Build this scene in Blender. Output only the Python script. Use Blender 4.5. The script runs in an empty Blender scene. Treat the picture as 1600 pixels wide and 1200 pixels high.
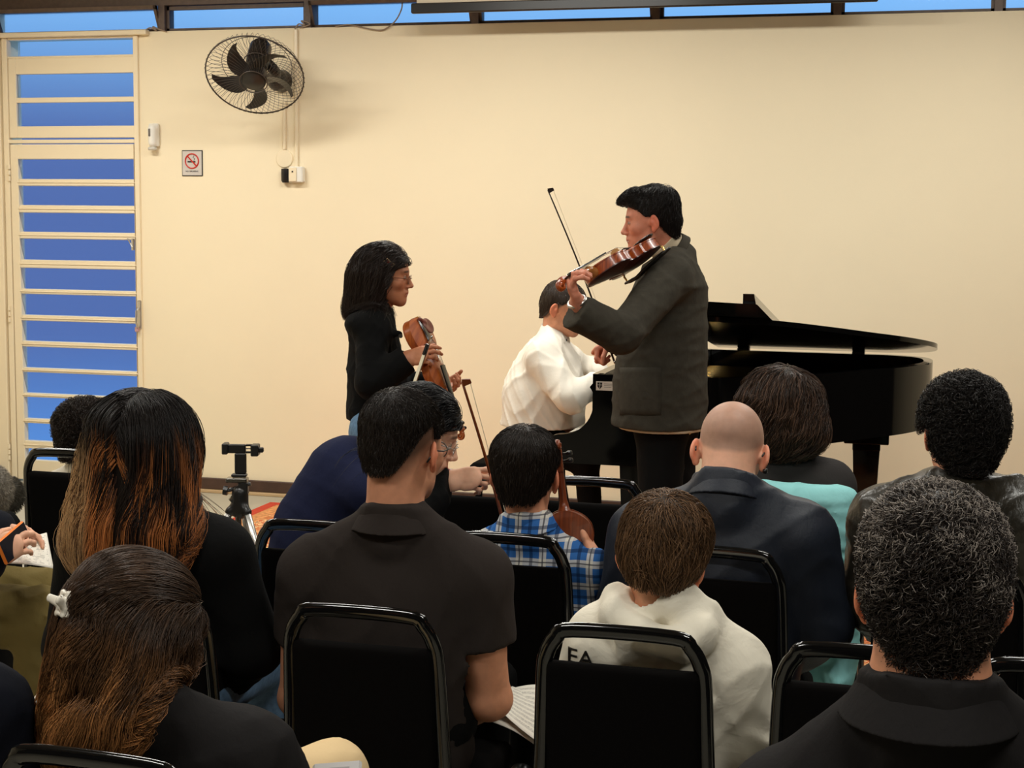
import bpy, math, random
import numpy as np
from mathutils import Vector, Matrix
random.seed(7); RNG = np.random.default_rng(11)
SC = bpy.context.scene; COL = SC.collection

# ------------------------------------------------------------------ camera, sky, lights
FPX = 2400.0
YAW, PITCH, ROLL = math.radians(14.9), math.atan(255 / 2400), 0.010
CAM = np.array([0.0, -8.31, 1.63])
_f0 = np.array([-math.sin(YAW), math.cos(YAW), 0.0]); _r0 = np.array([math.cos(YAW), math.sin(YAW), 0.0]); _z = np.array([0, 0, 1.0])
FWD = math.cos(PITCH) * _f0 - math.sin(PITCH) * _z
_u0 = np.cross(_r0, FWD)
RGT = math.cos(ROLL) * _r0 + math.sin(ROLL) * _u0
UPV = -math.sin(ROLL) * _r0 + math.cos(ROLL) * _u0
cd = bpy.data.cameras.new('camera'); cam = bpy.data.objects.new('camera', cd); COL.objects.link(cam)
cd.sensor_width = 36; cd.lens = 36 * FPX / 1600; cd.clip_start = 0.05; cd.clip_end = 200
cam.matrix_world = Matrix(((RGT[0], UPV[0], -FWD[0], CAM[0]), (RGT[1], UPV[1], -FWD[1], CAM[1]), (RGT[2], UPV[2], -FWD[2], CAM[2]), (0, 0, 0, 1)))
SC.camera = cam
SC.view_settings.view_transform = 'Standard'; SC.view_settings.look = 'None'
SC.view_settings.gamma = 1; SC.view_settings.use_curve_mapping = False
SC.view_settings.exposure = 0.0

def ray(px, py): return FWD + (px - 800) / FPX * RGT - (py - 600) / FPX * UPV
def P(px, py, d): return CAM + d * ray(px, py)                       # the point seen at a pixel, d metres ahead
def PY(px, py, Y): r = ray(px, py); return CAM + r * ((Y - CAM[1]) / r[1])
def V(*a): return np.array(a, float)
def nrm(v): v = np.asarray(v, float); return v / (np.linalg.norm(v) + 1e-12)
def srgb(r, g, b):
    f = lambda c: ((c / 255 + .055) / 1.055) ** 2.4 if c > 10 else c / 255 / 12.92
    return (f(r), f(g), f(b))

w = bpy.data.worlds.new('dusk_sky'); SC.world = w; w.use_nodes = True
wn = w.node_tree.nodes; wl = w.node_tree.links
bg = wn['Background']; bg.inputs[1].default_value = 1.0
tc = wn.new('ShaderNodeTexCoord'); sx = wn.new('ShaderNodeSeparateXYZ'); cr = wn.new('ShaderNodeValToRGB')
wl.new(tc.outputs['Generated'], sx.inputs[0]); wl.new(sx.outputs['Z'], cr.inputs[0]); wl.new(cr.outputs[0], bg.inputs[0])
mp = wn.new('ShaderNodeMapRange'); mp.inputs[1].default_value = -.17; mp.inputs[2].default_value = .14
wl.new(sx.outputs['Z'], mp.inputs[0]); wl.new(mp.outputs[0], cr.inputs[0])
cr.color_ramp.elements[0].color = (.11, .34, .82, 1); cr.color_ramp.elements[1].color = (.24, .56, 1.0, 1)
for p_ in (.30, .72): e = cr.color_ramp.elements.new(p_); e.color = (.092, .165, .43, 1)

WARM = (.95, .93, .86)
def area(name, loc, size, power, rot=(0, 0, 0), color=WARM):
    l = bpy.data.lights.new(name, 'AREA'); l.shape = 'RECTANGLE'; l.size, l.size_y = size; l.energy = power; l.color = color
    o = bpy.data.objects.new(name, l); COL.objects.link(o); o.location = loc; o.rotation_euler = rot; return o
LIGHT_SPOTS = [(-4.3, -1.7, 1.0), (-2.0, -1.7, 1.0), (0.4, -1.7, 1.0), (-4.3, -4.6, .62), (-2.0, -4.6, .62), (0.4, -4.6, .62), (-1.8, -7.4, .75), (0.8, -7.4, .75)]
for lx, ly, k in LIGHT_SPOTS: area('ceiling_lamp_light', (lx, ly, 3.105), (1.2, .25), 50 * k)

# ------------------------------------------------------------------ materials
MATS = {}
def mat(name, color=(.5, .5, .5), rough=.5, metal=0, bump=None, attr=False, noise=None, coat=0, sss=0, spec=None, trans=0, sheen=0, emit=None, alpha=None, ior=None):
    if name in MATS: return MATS[name]
    m = bpy.data.materials.new(name); m.use_nodes = True; MATS[name] = m
    N = m.node_tree.nodes; L = m.node_tree.links; b = N['Principled BSDF']
    b.inputs['Base Color'].default_value = (*color, 1); b.inputs['Roughness'].default_value = rough; b.inputs['Metallic'].default_value = metal
    b.inputs['Coat Weight'].default_value = coat; b.inputs['Coat Roughness'].default_value = .08
    if spec is not None: b.inputs['Specular IOR Level'].default_value = spec
    if trans: b.inputs['Transmission Weight'].default_value = trans
    if ior: b.inputs['IOR'].default_value = ior
    if sheen: b.inputs['Sheen Weight'].default_value = sheen; b.inputs['Sheen Roughness'].default_value = .5
    if sss: b.inputs['Subsurface Weight'].default_value = sss; b.inputs['Subsurface Radius'].default_value = (.012, .004, .002); b.inputs['Subsurface Scale'].default_value = .6
    if emit: b.inputs['Emission Color'].default_value = (*emit[0], 1); b.inputs['Emission Strength'].default_value = emit[1]
    src = None
    if attr:
        a = N.new('ShaderNodeAttribute'); a.attribute_name = 'col'; src = a.outputs['Color']; L.new(src, b.inputs['Base Color'])
    t = N.new('ShaderNodeTexCoord')
    if noise:                                                        # (scale, amount): gentle mottling of the surface's own colour
        n = N.new('ShaderNodeTexNoise'); n.inputs['Scale'].default_value = noise[0]; n.inputs['Detail'].default_value = 5
        L.new(t.outputs['Object'], n.inputs['Vector'])
        mr = N.new('ShaderNodeMapRange'); mr.inputs[1].default_value = .3; mr.inputs[2].default_value = .7; mr.inputs[3].default_value = 1 - noise[1]; mr.inputs[4].default_value = 1 + noise[1]
        L.new(n.outputs['Fac'], mr.inputs[0])
        mx = N.new('ShaderNodeVectorMath'); mx.operation = 'SCALE'; L.new(mr.outputs[0], mx.inputs['Scale'])
        if src: L.new(src, mx.inputs[0])
        else: mx.inputs[0].default_value = color
        L.new(mx.outputs[0], b.inputs['Base Color'])
    if bump:                                                         # list of (scale, strength, distance, stretch)
        prev = None
        for sc_, st, di, stretch in bump:
            n = N.new('ShaderNodeTexNoise'); n.inputs['Scale'].default_value = sc_; n.inputs['Detail'].default_value = 4; n.inputs['Distortion'].default_value = .4
            mpn = N.new('ShaderNodeMapping'); mpn.inputs['Scale'].default_value = stretch
            L.new(t.outputs['Object'], mpn.inputs[0]); L.new(mpn.outputs[0], n.inputs['Vector'])
            bp = N.new('ShaderNodeBump'); bp.inputs['Strength'].default_value = st; bp.inputs['Distance'].default_value = di
            L.new(n.outputs['Fac'], bp.inputs['Height'])
            if prev: L.new(prev, bp.inputs['Normal'])
            prev = bp.outputs[0]
        L.new(prev, b.inputs['Normal'])
    return m

# ------------------------------------------------------------------ objects
def tag(o, label=None, cat=None, group=None, kind=None):
    if label: o['label'] = label
    if cat: o['category'] = cat
    if group: o['group'] = group
    if kind: o['kind'] = kind
    return o
def empty(name, loc, label=None, cat=None, group=None, rz=0):
    o = bpy.data.objects.new(name, None); COL.objects.link(o); o.location = [float(v) for v in loc]; o.rotation_euler = (0, 0, rz)
    o.empty_display_size = .1
    return tag(o, label, cat, group)
def mesh_np(name, v, f, m=None, parent=None, smooth=True, col=None, rel=True):
    """v (n,3) in world metres, f a list or array of polygons; the parent's location is taken off (parents are unrotated)"""
    v = np.asarray(v, float)
    if parent is not None and rel:
        pl = V(0, 0, 0); q = parent
        while q is not None: pl = pl + np.array(q.location); q = q.parent
        v = v - pl
    me = bpy.data.meshes.new(name)
    if isinstance(f, np.ndarray):
        n, k = f.shape
        me.vertices.add(len(v)); me.vertices.foreach_set('co', v.astype(np.float32).ravel())
        me.loops.add(n * k); me.loops.foreach_set('vertex_index', f.astype(np.int32).ravel())
        me.polygons.add(n); me.polygons.foreach_set('loop_start', np.arange(0, n * k, k, dtype=np.int32))
        me.polygons.foreach_set('loop_total', np.full(n, k, np.int32))
        me.update(calc_edges=True)
    else:
        me.from_pydata([tuple(x) for x in v], [], [tuple(int(i) for i in p) for p in f]); me.update()
    me.polygons.foreach_set('use_smooth', np.full(len(me.polygons), bool(smooth)))
    if col is not None:
        a = me.attributes.new('col', 'FLOAT_COLOR', 'POINT')
        c = np.ones((len(v), 4), np.float32); c[:, :3] = np.asarray(col); a.data.foreach_set('color', c.ravel())
    if m: me.materials.append(m)
    o = bpy.data.objects.new(name, me); COL.objects.link(o)
    if parent is not None: o.parent = parent
    return o

class MB:
    """collects faces of plain shapes for ONE mesh"""
    def __init__(s): s.v = []; s.f = []; s.n = 0
    def add(s, v, f):
        s.v.append(np.asarray(v, float)); s.f += [tuple(i + s.n for i in p) for p in f]; s.n += len(v); return s
    def prism(s, pts, axis, a, b):
        """polygon pts (2D) extruded along axis (0,1,2) from a to b"""
        n = len(pts); o = [i for i in range(3) if i != axis]
        v = np.zeros((2 * n, 3))
        for i, p in enumerate(pts):
            for k, t in ((0, a), (n, b)): v[i + k, o[0]] = p[0]; v[i + k, o[1]] = p[1]; v[i + k, axis] = t
        return s.add(v, [tuple(range(n)), tuple(range(2 * n - 1, n - 1, -1))] + [(i, i + n, (i + 1) % n + n, (i + 1) % n) for i in range(n)])
    def box(s, lo, hi, bev=0.0, R=None, c=None):
        lo = np.minimum(lo, hi) if True else lo; 
        lo, hi = np.array(lo, float), np.array(hi, float)
        if bev <= 0:
            x = [(lo[0], hi[0])[i] for i in (0, 1, 1, 0, 0, 1, 1, 0)]; y = [(lo[1], hi[1])[i] for i in (0, 0, 1, 1, 0, 0, 1, 1)]; z = [lo[2]] * 4 + [hi[2]] * 4
            v = np.stack([x, y, z], 1); f = [(3, 2, 1, 0), (4, 5, 6, 7), (0, 1, 5, 4), (1, 2, 6, 5), (2, 3, 7, 6), (3, 0, 4, 7)]
        else:                                                        # chamfered on all edges
            c0 = (lo + hi) / 2; h = (hi - lo) / 2; v = []; f = []; b = min(bev, h.min() * .98)
            idx = {}
            for sx_ in (-1, 1):
                for sy_ in (-1, 1):
                    for sz_ in (-1, 1):
                        for ax in range(3):
                            q = np.array([sx_, sy_, sz_]) * (h - b); q[ax] = np.array([sx_, sy_, sz_])[ax] * h[ax]
                            idx[(sx_, sy_, sz_, ax)] = len(v); v.append(c0 + q)
            for ax in range(3):
                o = [i for i in range(3) if i != ax]
                for sg in (-1, 1):
                    q = []
                    for a_, b_ in ((-1, -1), (1, -1), (1, 1), (-1, 1)):
                        k = [0, 0, 0]; k[ax] = sg; k[o[0]] = a_; k[o[1]] = b_; q.append(idx[(*k, ax)])
                    f.append(tuple(q))
                for a_ in (-1, 1):
                    for b_ in (-1, 1):
                        k0 = [0, 0, 0]; k1 = [0, 0, 0]; k0[ax] = -1; k1[ax] = 1
                        k0[o[0]] = k1[o[0]] = a_; k0[o[1]] = k1[o[1]] = b_
                        f.append((idx[(*k0, o[0])], idx[(*k0, o[1])], idx[(*k1, o[1])], idx[(*k1, o[0])]))
            for sx_ in (-1, 1):
                for sy_ in (-1, 1):
                    for sz_ in (-1, 1): f.append(tuple(idx[(sx_, sy_, sz_, ax)] for ax in range(3)))
            v = np.array(v)
        if R is not None: v = v @ np.array(R).T
        if c is not None: v = v + np.asarray(c)
        return s.add(v, f)
    def tube(s, pts, r, n=10, caps=True, flat=1.0, ref=(0, 0, 1), closed=False):
        pts = np.asarray(pts, float); K = len(pts); r = np.broadcast_to(r, (K,))
        if closed: T = np.roll(pts, -1, 0) - np.roll(pts, 1, 0)
        else: T = np.gradient(pts, axis=0)
        T /= np.linalg.norm(T, axis=1)[:, None] + 1e-12
        ref = np.asarray(ref, float); A = np.zeros_like(pts); prev = ref
        for i in range(K):
            a = prev - T[i] * (prev @ T[i])
            if np.linalg.norm(a) < 1e-4: a = np.cross(T[i], [1, .3, .2])
            A[i] = prev = a / np.linalg.norm(a)
        B = np.cross(T, A); ang = np.arange(n) * 2 * math.pi / n
        v = pts[:, None] + r[:, None, None] * (np.cos(ang)[None, :, None] * A[:, None] * flat + np.sin(ang)[None, :, None] * B[:, None])
        f = []
        for i in range(K if closed else K - 1):
            j = (i + 1) % K
            for k in range(n): f.append((i * n + k, j * n + k, j * n + (k + 1) % n, i * n + (k + 1) % n))
        if caps and not closed: f.append(tuple(range(n))); f.append(tuple(range(K * n - 1, (K - 1) * n - 1, -1)))
        return s.add(v.reshape(-1, 3), f)
    def cyl(s, a, b, ra, rb=None, n=20): return s.tube([a, b], [ra, ra if rb is None else rb], n)
    def lathe(s, c, prof, axis=(0, 0, 1), n=24):
        """prof: (radius, height) pairs round an axis"""
        ax = nrm(axis); a = nrm(np.cross(ax, [0, 1, .01]) if abs(ax[1]) < .9 else np.cross(ax, [1, 0, 0])); b = np.cross(ax, a)
        ang = np.arange(n) * 2 * math.pi / n; v = []; f = []
        for r_, h_ in prof: v.append(np.asarray(c) + h_ * ax + r_ * (np.cos(ang)[:, None] * a + np.sin(ang)[:, None] * b))
        for i in range(len(prof) - 1):
            for k in range(n): f.append((i * n + k, i * n + (k + 1) % n, (i + 1) * n + (k + 1) % n, (i + 1) * n + k))
        f.append(tuple(range(n - 1, -1, -1))); f.append(tuple(range((len(prof) - 1) * n, len(prof) * n)))
        return s.add(np.concatenate(v), f)
    def xf(s, o, R):
        s.v = [v @ np.array(R).T + np.asarray(o) for v in s.v]; return s
    def build(s, name, m, parent=None, smooth=False, rel=True):
        return fix_normals(mesh_np(name, np.concatenate(s.v), s.f, m, parent, smooth, rel=rel))
def fix_normals(o):
    import bmesh
    b = bmesh.new(); b.from_mesh(o.data); bmesh.ops.recalc_face_normals(b, faces=b.faces); b.to_mesh(o.data); b.free(); return o
def auto_smooth(o, ang=40):
    me = o.data; me.polygons.foreach_set('use_smooth', np.full(len(me.polygons), True))
    import bmesh
    b = bmesh.new(); b.from_mesh(me); c = math.radians(ang)
    for e in b.edges:
        if len(e.link_faces) == 2 and e.calc_face_angle(0) > c: e.smooth = False
    b.to_mesh(me); b.free(); return o
def bezier(pts, n=24):
    """Catmull-Rom through pts"""
    p = np.asarray(pts, float); p = np.vstack([2 * p[0] - p[1], p, 2 * p[-1] - p[-2]]); out = []
    m = len(p) - 3
    for t in np.linspace(0, m - 1e-9, n):
        i = int(t); u = t - i; a, b, c, d = p[i:i + 4]
        out.append(.5 * ((2 * b) + (-a + c) * u + (2 * a - 5 * b + 4 * c - d) * u * u + (-a + 3 * b - 3 * c + d) * u ** 3))
    return np.array(out)

# ------------------------------------------------------------------ signed distance shapes -> smooth continuous meshes
class Sdf:
    def __init__(s, T=None): s.ops = []; s.post = []; s.T = T
    def pt(s, p):
        p = np.asarray(p, float)
        return p if s.T is None else s.T[0] + s.T[2] * (s.T[1] @ p)
    def dr(s, d): return nrm(d if s.T is None else s.T[1] @ np.asarray(d, float))
    def sc(s): return 1.0 if s.T is None else s.T[2]
    def cone(s, a, b, ra, rb=None, k=.02, flat=None, mode='u', cut=None):
        rb = ra if rb is None else rb; q = s.sc(); a, b = s.pt(a), s.pt(b); ra, rb, k = ra * q, rb * q, k * q
        fd = None if flat is None else (s.dr(flat[0]), flat[1])
        cuts = [(s.pt(c[0]), s.dr(c[1])) for c in (cut or [])]
        ba = b - a; L2 = max(float(ba @ ba), 1e-10)
        def fn(x, y, z):
            dx, dy, dz = x - a[0], y - a[1], z - a[2]
            t = np.clip((dx * ba[0] + dy * ba[1] + dz * ba[2]) / L2, 0, 1)
            ex, ey, ez = dx - t * ba[0], dy - t * ba[1], dz - t * ba[2]
            if fd:
                g, qq = fd; h = (ex * g[0] + ey * g[1] + ez * g[2]) * (1 / qq - 1); ex, ey, ez = ex + h * g[0], ey + h * g[1], ez + h * g[2]
            d = np.sqrt(ex * ex + ey * ey + ez * ez) - (ra + (rb - ra) * t)
            if fd: d = d * min(1, fd[1])
            for c, n_ in cuts: d = np.maximum(d, (x - c[0]) * n_[0] + (y - c[1]) * n_[1] + (z - c[2]) * n_[2])
            return d
        r = max(ra, rb) * (max(1, fd[1]) if fd else 1)
        s.ops.append((fn, np.minimum(a, b) - r, np.maximum(a, b) + r, max(k, 1e-5), mode)); return s
    def ell(s, c, r, R=None, k=.02, mode='u'):
        q = s.sc(); c = s.pt(c); r = np.asarray(r, float) * q; k = k * q
        M = np.eye(3) if R is None else np.asarray(R, float)
        if s.T is not None: M = s.T[1] @ M
        def fn(x, y, z):
            dx, dy, dz = x - c[0], y - c[1], z - c[2]; A = B = 0
            for i in range(3):
                u = (dx * M[0, i] + dy * M[1, i] + dz * M[2, i]) / r[i]; A = A + u * u; B = B + (u / r[i]) ** 2
            k0 = np.sqrt(A); return k0 * (k0 - 1) / (np.sqrt(B) + 1e-9)
        s.ops.append((fn, c - r.max(), c + r.max(), max(k, 1e-5), mode)); return s
    def box(s, c, h, rnd=.005, R=None, k=.01, mode='u'):
        q = s.sc(); c = s.pt(c); h = np.asarray(h, float) * q; rnd *= q; k *= q
        M = np.eye(3) if R is None else np.asarray(R, float)
        if s.T is not None: M = s.T[1] @ M
        def fn(x, y, z):
            dx, dy, dz = x - c[0], y - c[1], z - c[2]; o = 0; m = None
            for i in range(3):
                u = np.abs(dx * M[0, i] + dy * M[1, i] + dz * M[2, i]) - (h[i] - rnd)
                o = o + np.maximum(u, 0) ** 2; m = u if m is None else np.maximum(m, u)
            return np.sqrt(o) + np.minimum(m, 0) - rnd
        R_ = np.linalg.norm(h); s.ops.append((fn, c - R_, c + R_, max(k, 1e-5), mode)); return s
    def raw(s, fn, lo, hi, k=.01, mode='u'): s.ops.append((fn, np.asarray(lo, float), np.asarray(hi, float), k, mode)); return s
    @staticmethod
    def comb(F, d, k, mode):
        if mode == 'u': h = np.maximum(k - np.abs(F - d), 0) / k; return np.minimum(F, d) - h * h * k * .25
        h = np.maximum(k - np.abs(F + d), 0) / k; return np.maximum(F, -d) + h * h * k * .25
    def at(s, p):
        x, y, z = p[..., 0], p[..., 1], p[..., 2]; F = np.full(x.shape, 1.0)
        for fn, lo, hi, k, mode in s.ops: F = s.comb(F, fn(x, y, z), k, mode)
        for g in s.post: F = g(F, x, y, z)
        return F
    def grad(s, p, e=.002):
        f0 = s.at(p); g = np.stack([s.at(p + np.eye(3)[i] * e) - f0 for i in range(3)], -1)
        return f0, g / (np.linalg.norm(g, axis=-1)[..., None] + 1e-9)
    def mesh(s, res, lo=None, hi=None):
        us = [o for o in s.ops if o[4] == 'u']
        if lo is None: lo = np.min([o[1] for o in us], 0)
        if hi is None: hi = np.max([o[2] for o in us], 0)
        lo = np.asarray(lo) - 2.5 * res; hi = np.asarray(hi) + 2.5 * res
        ax = [np.arange(lo[i], hi[i] + res, res) for i in range(3)]
        F = np.full([len(a) for a in ax], .3, np.float32)
        for fn, l, h, k, mode in s.ops:
            m = k + 3 * res; sl = [slice(max(0, int((l[i] - m - lo[i]) / res)), max(0, int((h[i] + m - lo[i]) / res) + 2)) for i in range(3)]
            X, Y, Z = ax[0][sl[0]][:, None, None], ax[1][sl[1]][None, :, None], ax[2][sl[2]][None, None, :]
            if 0 in (X.size, Y.size, Z.size): continue
            sub = F[sl[0], sl[1], sl[2]]; F[sl[0], sl[1], sl[2]] = s.comb(sub, fn(X, Y, Z), k, mode)
        X, Y, Z = ax[0][:, None, None], ax[1][None, :, None], ax[2][None, None, :]
        for g in s.post: F = g(F, X, Y, Z)
        return nets(F, lo, res)
def nets(F, lo, res):
    S = F < 0
    c = np.zeros([n - 1 for n in F.shape], np.int8)
    off = [(i, j, k) for i in (0, 1) for j in (0, 1) for k in (0, 1)]
    n0, n1, n2 = F.shape
    for i, j, k in off: c += S[i:n0 - 1 + i, j:n1 - 1 + j, k:n2 - 1 + k]
    I = np.argwhere((c > 0) & (c < 8))
    if len(I) == 0: return np.zeros((0, 3)), np.zeros((0, 4), int)
    vals = np.stack([F[I[:, 0] + i, I[:, 1] + j, I[:, 2] + k] for i, j, k in off], 1)
    offa = np.array(off, float); acc = np.zeros((len(I), 3)); cnt = np.zeros(len(I))
    for a in range(8):
        for b in range(a + 1, 8):
            if np.abs(offa[a] - offa[b]).sum() != 1: continue
            m = (vals[:, a] < 0) != (vals[:, b] < 0); t = vals[m, a] / (vals[m, a] - vals[m, b])
            acc[m] += offa[a] + t[:, None] * (offa[b] - offa[a]); cnt[m] += 1
    v = lo + res * (I + acc / cnt[:, None])
    idx = np.full(c.shape, -1, np.int32); idx[I[:, 0], I[:, 1], I[:, 2]] = np.arange(len(I)); quads = []
    for ax in range(3):
        A = np.moveaxis(S, ax, 0); E = A[:-1] != A[1:]; E = E[:, 1:-1, 1:-1]; D = np.argwhere(E)
        if len(D) == 0: continue
        o1, o2 = [(1, 2), (2, 0), (0, 1)][ax]
        base = np.zeros((len(D), 3), int); others = [i for i in range(3) if i != ax]
        base[:, ax] = D[:, 0]; base[:, others[0]] = D[:, 1] + 1; base[:, others[1]] = D[:, 2] + 1
        q = []
        for a, b in ((-1, -1), (0, -1), (0, 0), (-1, 0)):
            p = base.copy(); p[:, o1] += a; p[:, o2] += b; q.append(idx[p[:, 0], p[:, 1], p[:, 2]])
        q = np.stack(q, 1); ins = S[base[:, 0], base[:, 1], base[:, 2]]
        q[~ins] = q[~ins][:, ::-1]; quads.append(q)
    q = np.concatenate(quads); q = q[(q >= 0).all(1)]
    return v, q
def join(parts):
    vs, fs, n = [], [], 0
    for v, f in parts: vs.append(v); fs.append(f + n); n += len(v)
    return np.concatenate(vs), np.concatenate(fs)
def relax(v, f, it=1, lam=.5):
    for _ in range(it):
        acc = np.zeros_like(v); cnt = np.zeros(len(v))
        for a, b in ((0, 1), (1, 2), (2, 3), (3, 0)):
            np.add.at(acc, f[:, a], v[f[:, b]]); np.add.at(acc, f[:, b], v[f[:, a]]); np.add.at(cnt, f[:, a], 1); np.add.at(cnt, f[:, b], 1)
        v = v + lam * (acc / np.maximum(cnt, 1)[:, None] - v)
    return v
def normals(v, f):
    n = np.cross(v[f[:, 2]] - v[f[:, 0]], v[f[:, 3]] - v[f[:, 1]]); out = np.zeros_like(v)
    for i in range(4): np.add.at(out, f[:, i], n)
    return out / (np.linalg.norm(out, axis=1)[:, None] + 1e-12)
def wob(p, fr, seed=0):
    """smooth pseudo noise in -1..1 from warped sines"""
    r = np.random.default_rng(seed); s = 0; q = p * fr
    for i in range(4):
        k = r.normal(size=3); k /= np.linalg.norm(k); k2 = r.normal(size=3)
        s = s + np.sin(q @ k * (1 + .7 * i) + 1.7 * np.sin(q @ k2 * .6 + r.uniform(0, 6)) + r.uniform(0, 6))
    return s / 4
# ------------------------------------------------------------------ people: head, hands, torso, clothes, hair
M_SKIN = mat('skin', rough=.52, attr=True, noise=(60, .06), sss=.10, spec=.35)
M_HAIR = mat('hair_strands', rough=.42, attr=True, spec=.30)
M_EYE = mat('eye_white', (.55, .5, .45), .25)
M_IRIS = mat('eye_iris', (.02, .012, .008), .15)

def frame(yaw, pitch=0, roll=0):
    """columns: right, forward, up. yaw 0 looks at the wall (+Y), +90 to the left; pitch > 0 looks down; roll > 0 tips the head to its right"""
    a, b, c = map(math.radians, (yaw, -pitch, roll))
    Rz = np.array([[math.cos(a), -math.sin(a), 0], [math.sin(a), math.cos(a), 0], [0, 0, 1]])
    Rx = np.array([[1, 0, 0], [0, math.cos(b), -math.sin(b)], [0, math.sin(b), math.cos(b)]])
    Ry = np.array([[math.cos(c), 0, math.sin(c)], [0, 1, 0], [-math.sin(c), 0, math.cos(c)]])
    return Rz @ Rx @ Ry

def head_sdf(T, face=True, child=False, open_mouth=False):
    S = Sdf(T)
    S.ell((0, -.010, .045), (.076, .094, .084), k=.02)
    S.ell((0, .028, .012), (.066, .066, .090), k=.03)
    jw = .046 if child else .051
    S.cone((-jw + .012, .012, -.056), (-.012, .070, -.082), .022, .018, k=.03)
    S.cone((jw - .012, .012, -.056), (.012, .070, -.082), .022, .018, k=.03)
    S.ell((0, .045, -.055), (.045, .048, .042), k=.03)
    S.ell((0, .078, -.090), (.020, .016, .016), k=.02)
    if face:
        for sx in (-1, 1):
            S.ell((sx * .043, .058, -.014), (.024, .024, .022), k=.02)
            S.cone((sx * .012, .086, .034), (sx * .042, .074, .036), .010, .009, k=.012)
            S.ell((sx * .032, .099, .010), (.017, .015, .011), k=.012, mode='s')
            S.ell((sx * .031, .079, .011), (.0135, .0125, .0115), k=.003)
            S.ell((sx * .012, .101, -.026), (.008, .010, .007), k=.006)
        S.cone((0, .089, .022), (0, .110, -.018), .0075, .0105, k=.010)
        S.ell((0, .112, -.021), (.010, .010, .008), k=.006)
        S.cone((0, .092, -.032), (0, .094, -.046), .006, .006, k=.010)
        S.ell((0, .086, -.050), (.026, .016, .014), k=.012)
        S.cone((-.017, .093, -.051), (.017, .093, -.051), .0052, k=.005, flat=((0, 0, 1), .8))
        S.cone((-.015, .092, -.062), (.015, .092, -.062), .0062, k=.005, flat=((0, 0, 1), .85))
        S.cone((-.024, .098, -.0565), (.024, .098, -.0565), .0022, k=.003, mode='s')
    for sx in (-1, 1):
        q = math.radians(30) * sx; Re = np.array([[math.cos(q), -math.sin(q), 0], [math.sin(q), math.cos(q), 0], [0, 0, 1]])
        Re = Re @ np.array([[1, 0, 0], [0, math.cos(-.2), -math.sin(-.2)], [0, math.sin(-.2), math.cos(-.2)]])
        S.ell((sx * .085, -.011, .003), (.0075, .018, .030), R=Re, k=.006)
        S.ell((sx * .081, -.005, -.024), (.007, .010, .013), R=Re, k=.006)
        S.ell((sx * .094, -.006, .006), (.0070, .0095, .018), R=Re, k=.004, mode='s')
        S.cone((sx * .072, -.002, .0), (sx * .080, -.002, .002), .012, .009, k=.008)
    return S

def skin_colors(v, T, base, lips=None, brow=None, stubble=None, extra=None):
    """the colour that the skin itself has: ears and cheeks redder, lips, brows, lashes, cropped hair"""
    l = (v - T[0]) @ T[1] / T[2]; x, y, z = l[:, 0], l[:, 1], l[:, 2]
    c = np.tile(np.array(base, float), (len(v), 1))
    def mixin(m, col): m = np.clip(m, 0, 1)[:, None]; c[:] = c * (1 - m) + np.array(col) * m
    red = np.array(base) * np.array([1.12, .74, .66]); near = np.linalg.norm(l, axis=1) < .128
    mixin(np.clip((np.abs(x) - .076) / .008, 0, 1) * (np.abs(z) < .05) * near * .75, red)
    mixin(.35 * np.exp(-(((np.abs(x) - .045) / .02) ** 2 + ((z + .02) / .022) ** 2)) * (y > .04) * near, red)
    if lips is not None: mixin(np.exp(-(((z + .057) / .0085) ** 4)) * np.exp(-((x / .024) ** 6)) * (y > .085) * near, lips)
    if brow is not None:
        zc = .0365 - .12 * (np.abs(x) - .03)
        mixin(.9 * np.exp(-(((z - zc) / .0045) ** 4)) * np.exp(-(((np.abs(x) - .031) / .019) ** 6)) * (y > .05), brow)
        ex = (np.abs(x) - .031) / .0135; ez = (z - .011) / .0052
        e = np.exp(-((ex ** 2 + ez ** 2)) ** 3) * (y > .06)
        mixin(e, (.28, .24, .21)); mixin(np.exp(-((((np.abs(x) - .031) / .006) ** 2 + ez ** 2) ** 2)) * (y > .06), (.02, .012, .01))
        mixin(.85 * np.exp(-(((z - .0165) / .0018) ** 2)) * np.exp(-(ex ** 6)) * (y > .06), brow)
    if stubble is not None:                                            # (colour, ys, zs, amount)
        hz = np.interp(y, stubble[1], stubble[2]); mixin(stubble[3] * np.clip((z - hz) / (stubble[4] if len(stubble) > 4 else .012), 0, 1) * (np.abs(x) < .081) * (np.linalg.norm(l, axis=1) < .19), stubble[0])
    if extra: extra(l, mixin)
    return np.clip(c, 0, 1)

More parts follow.
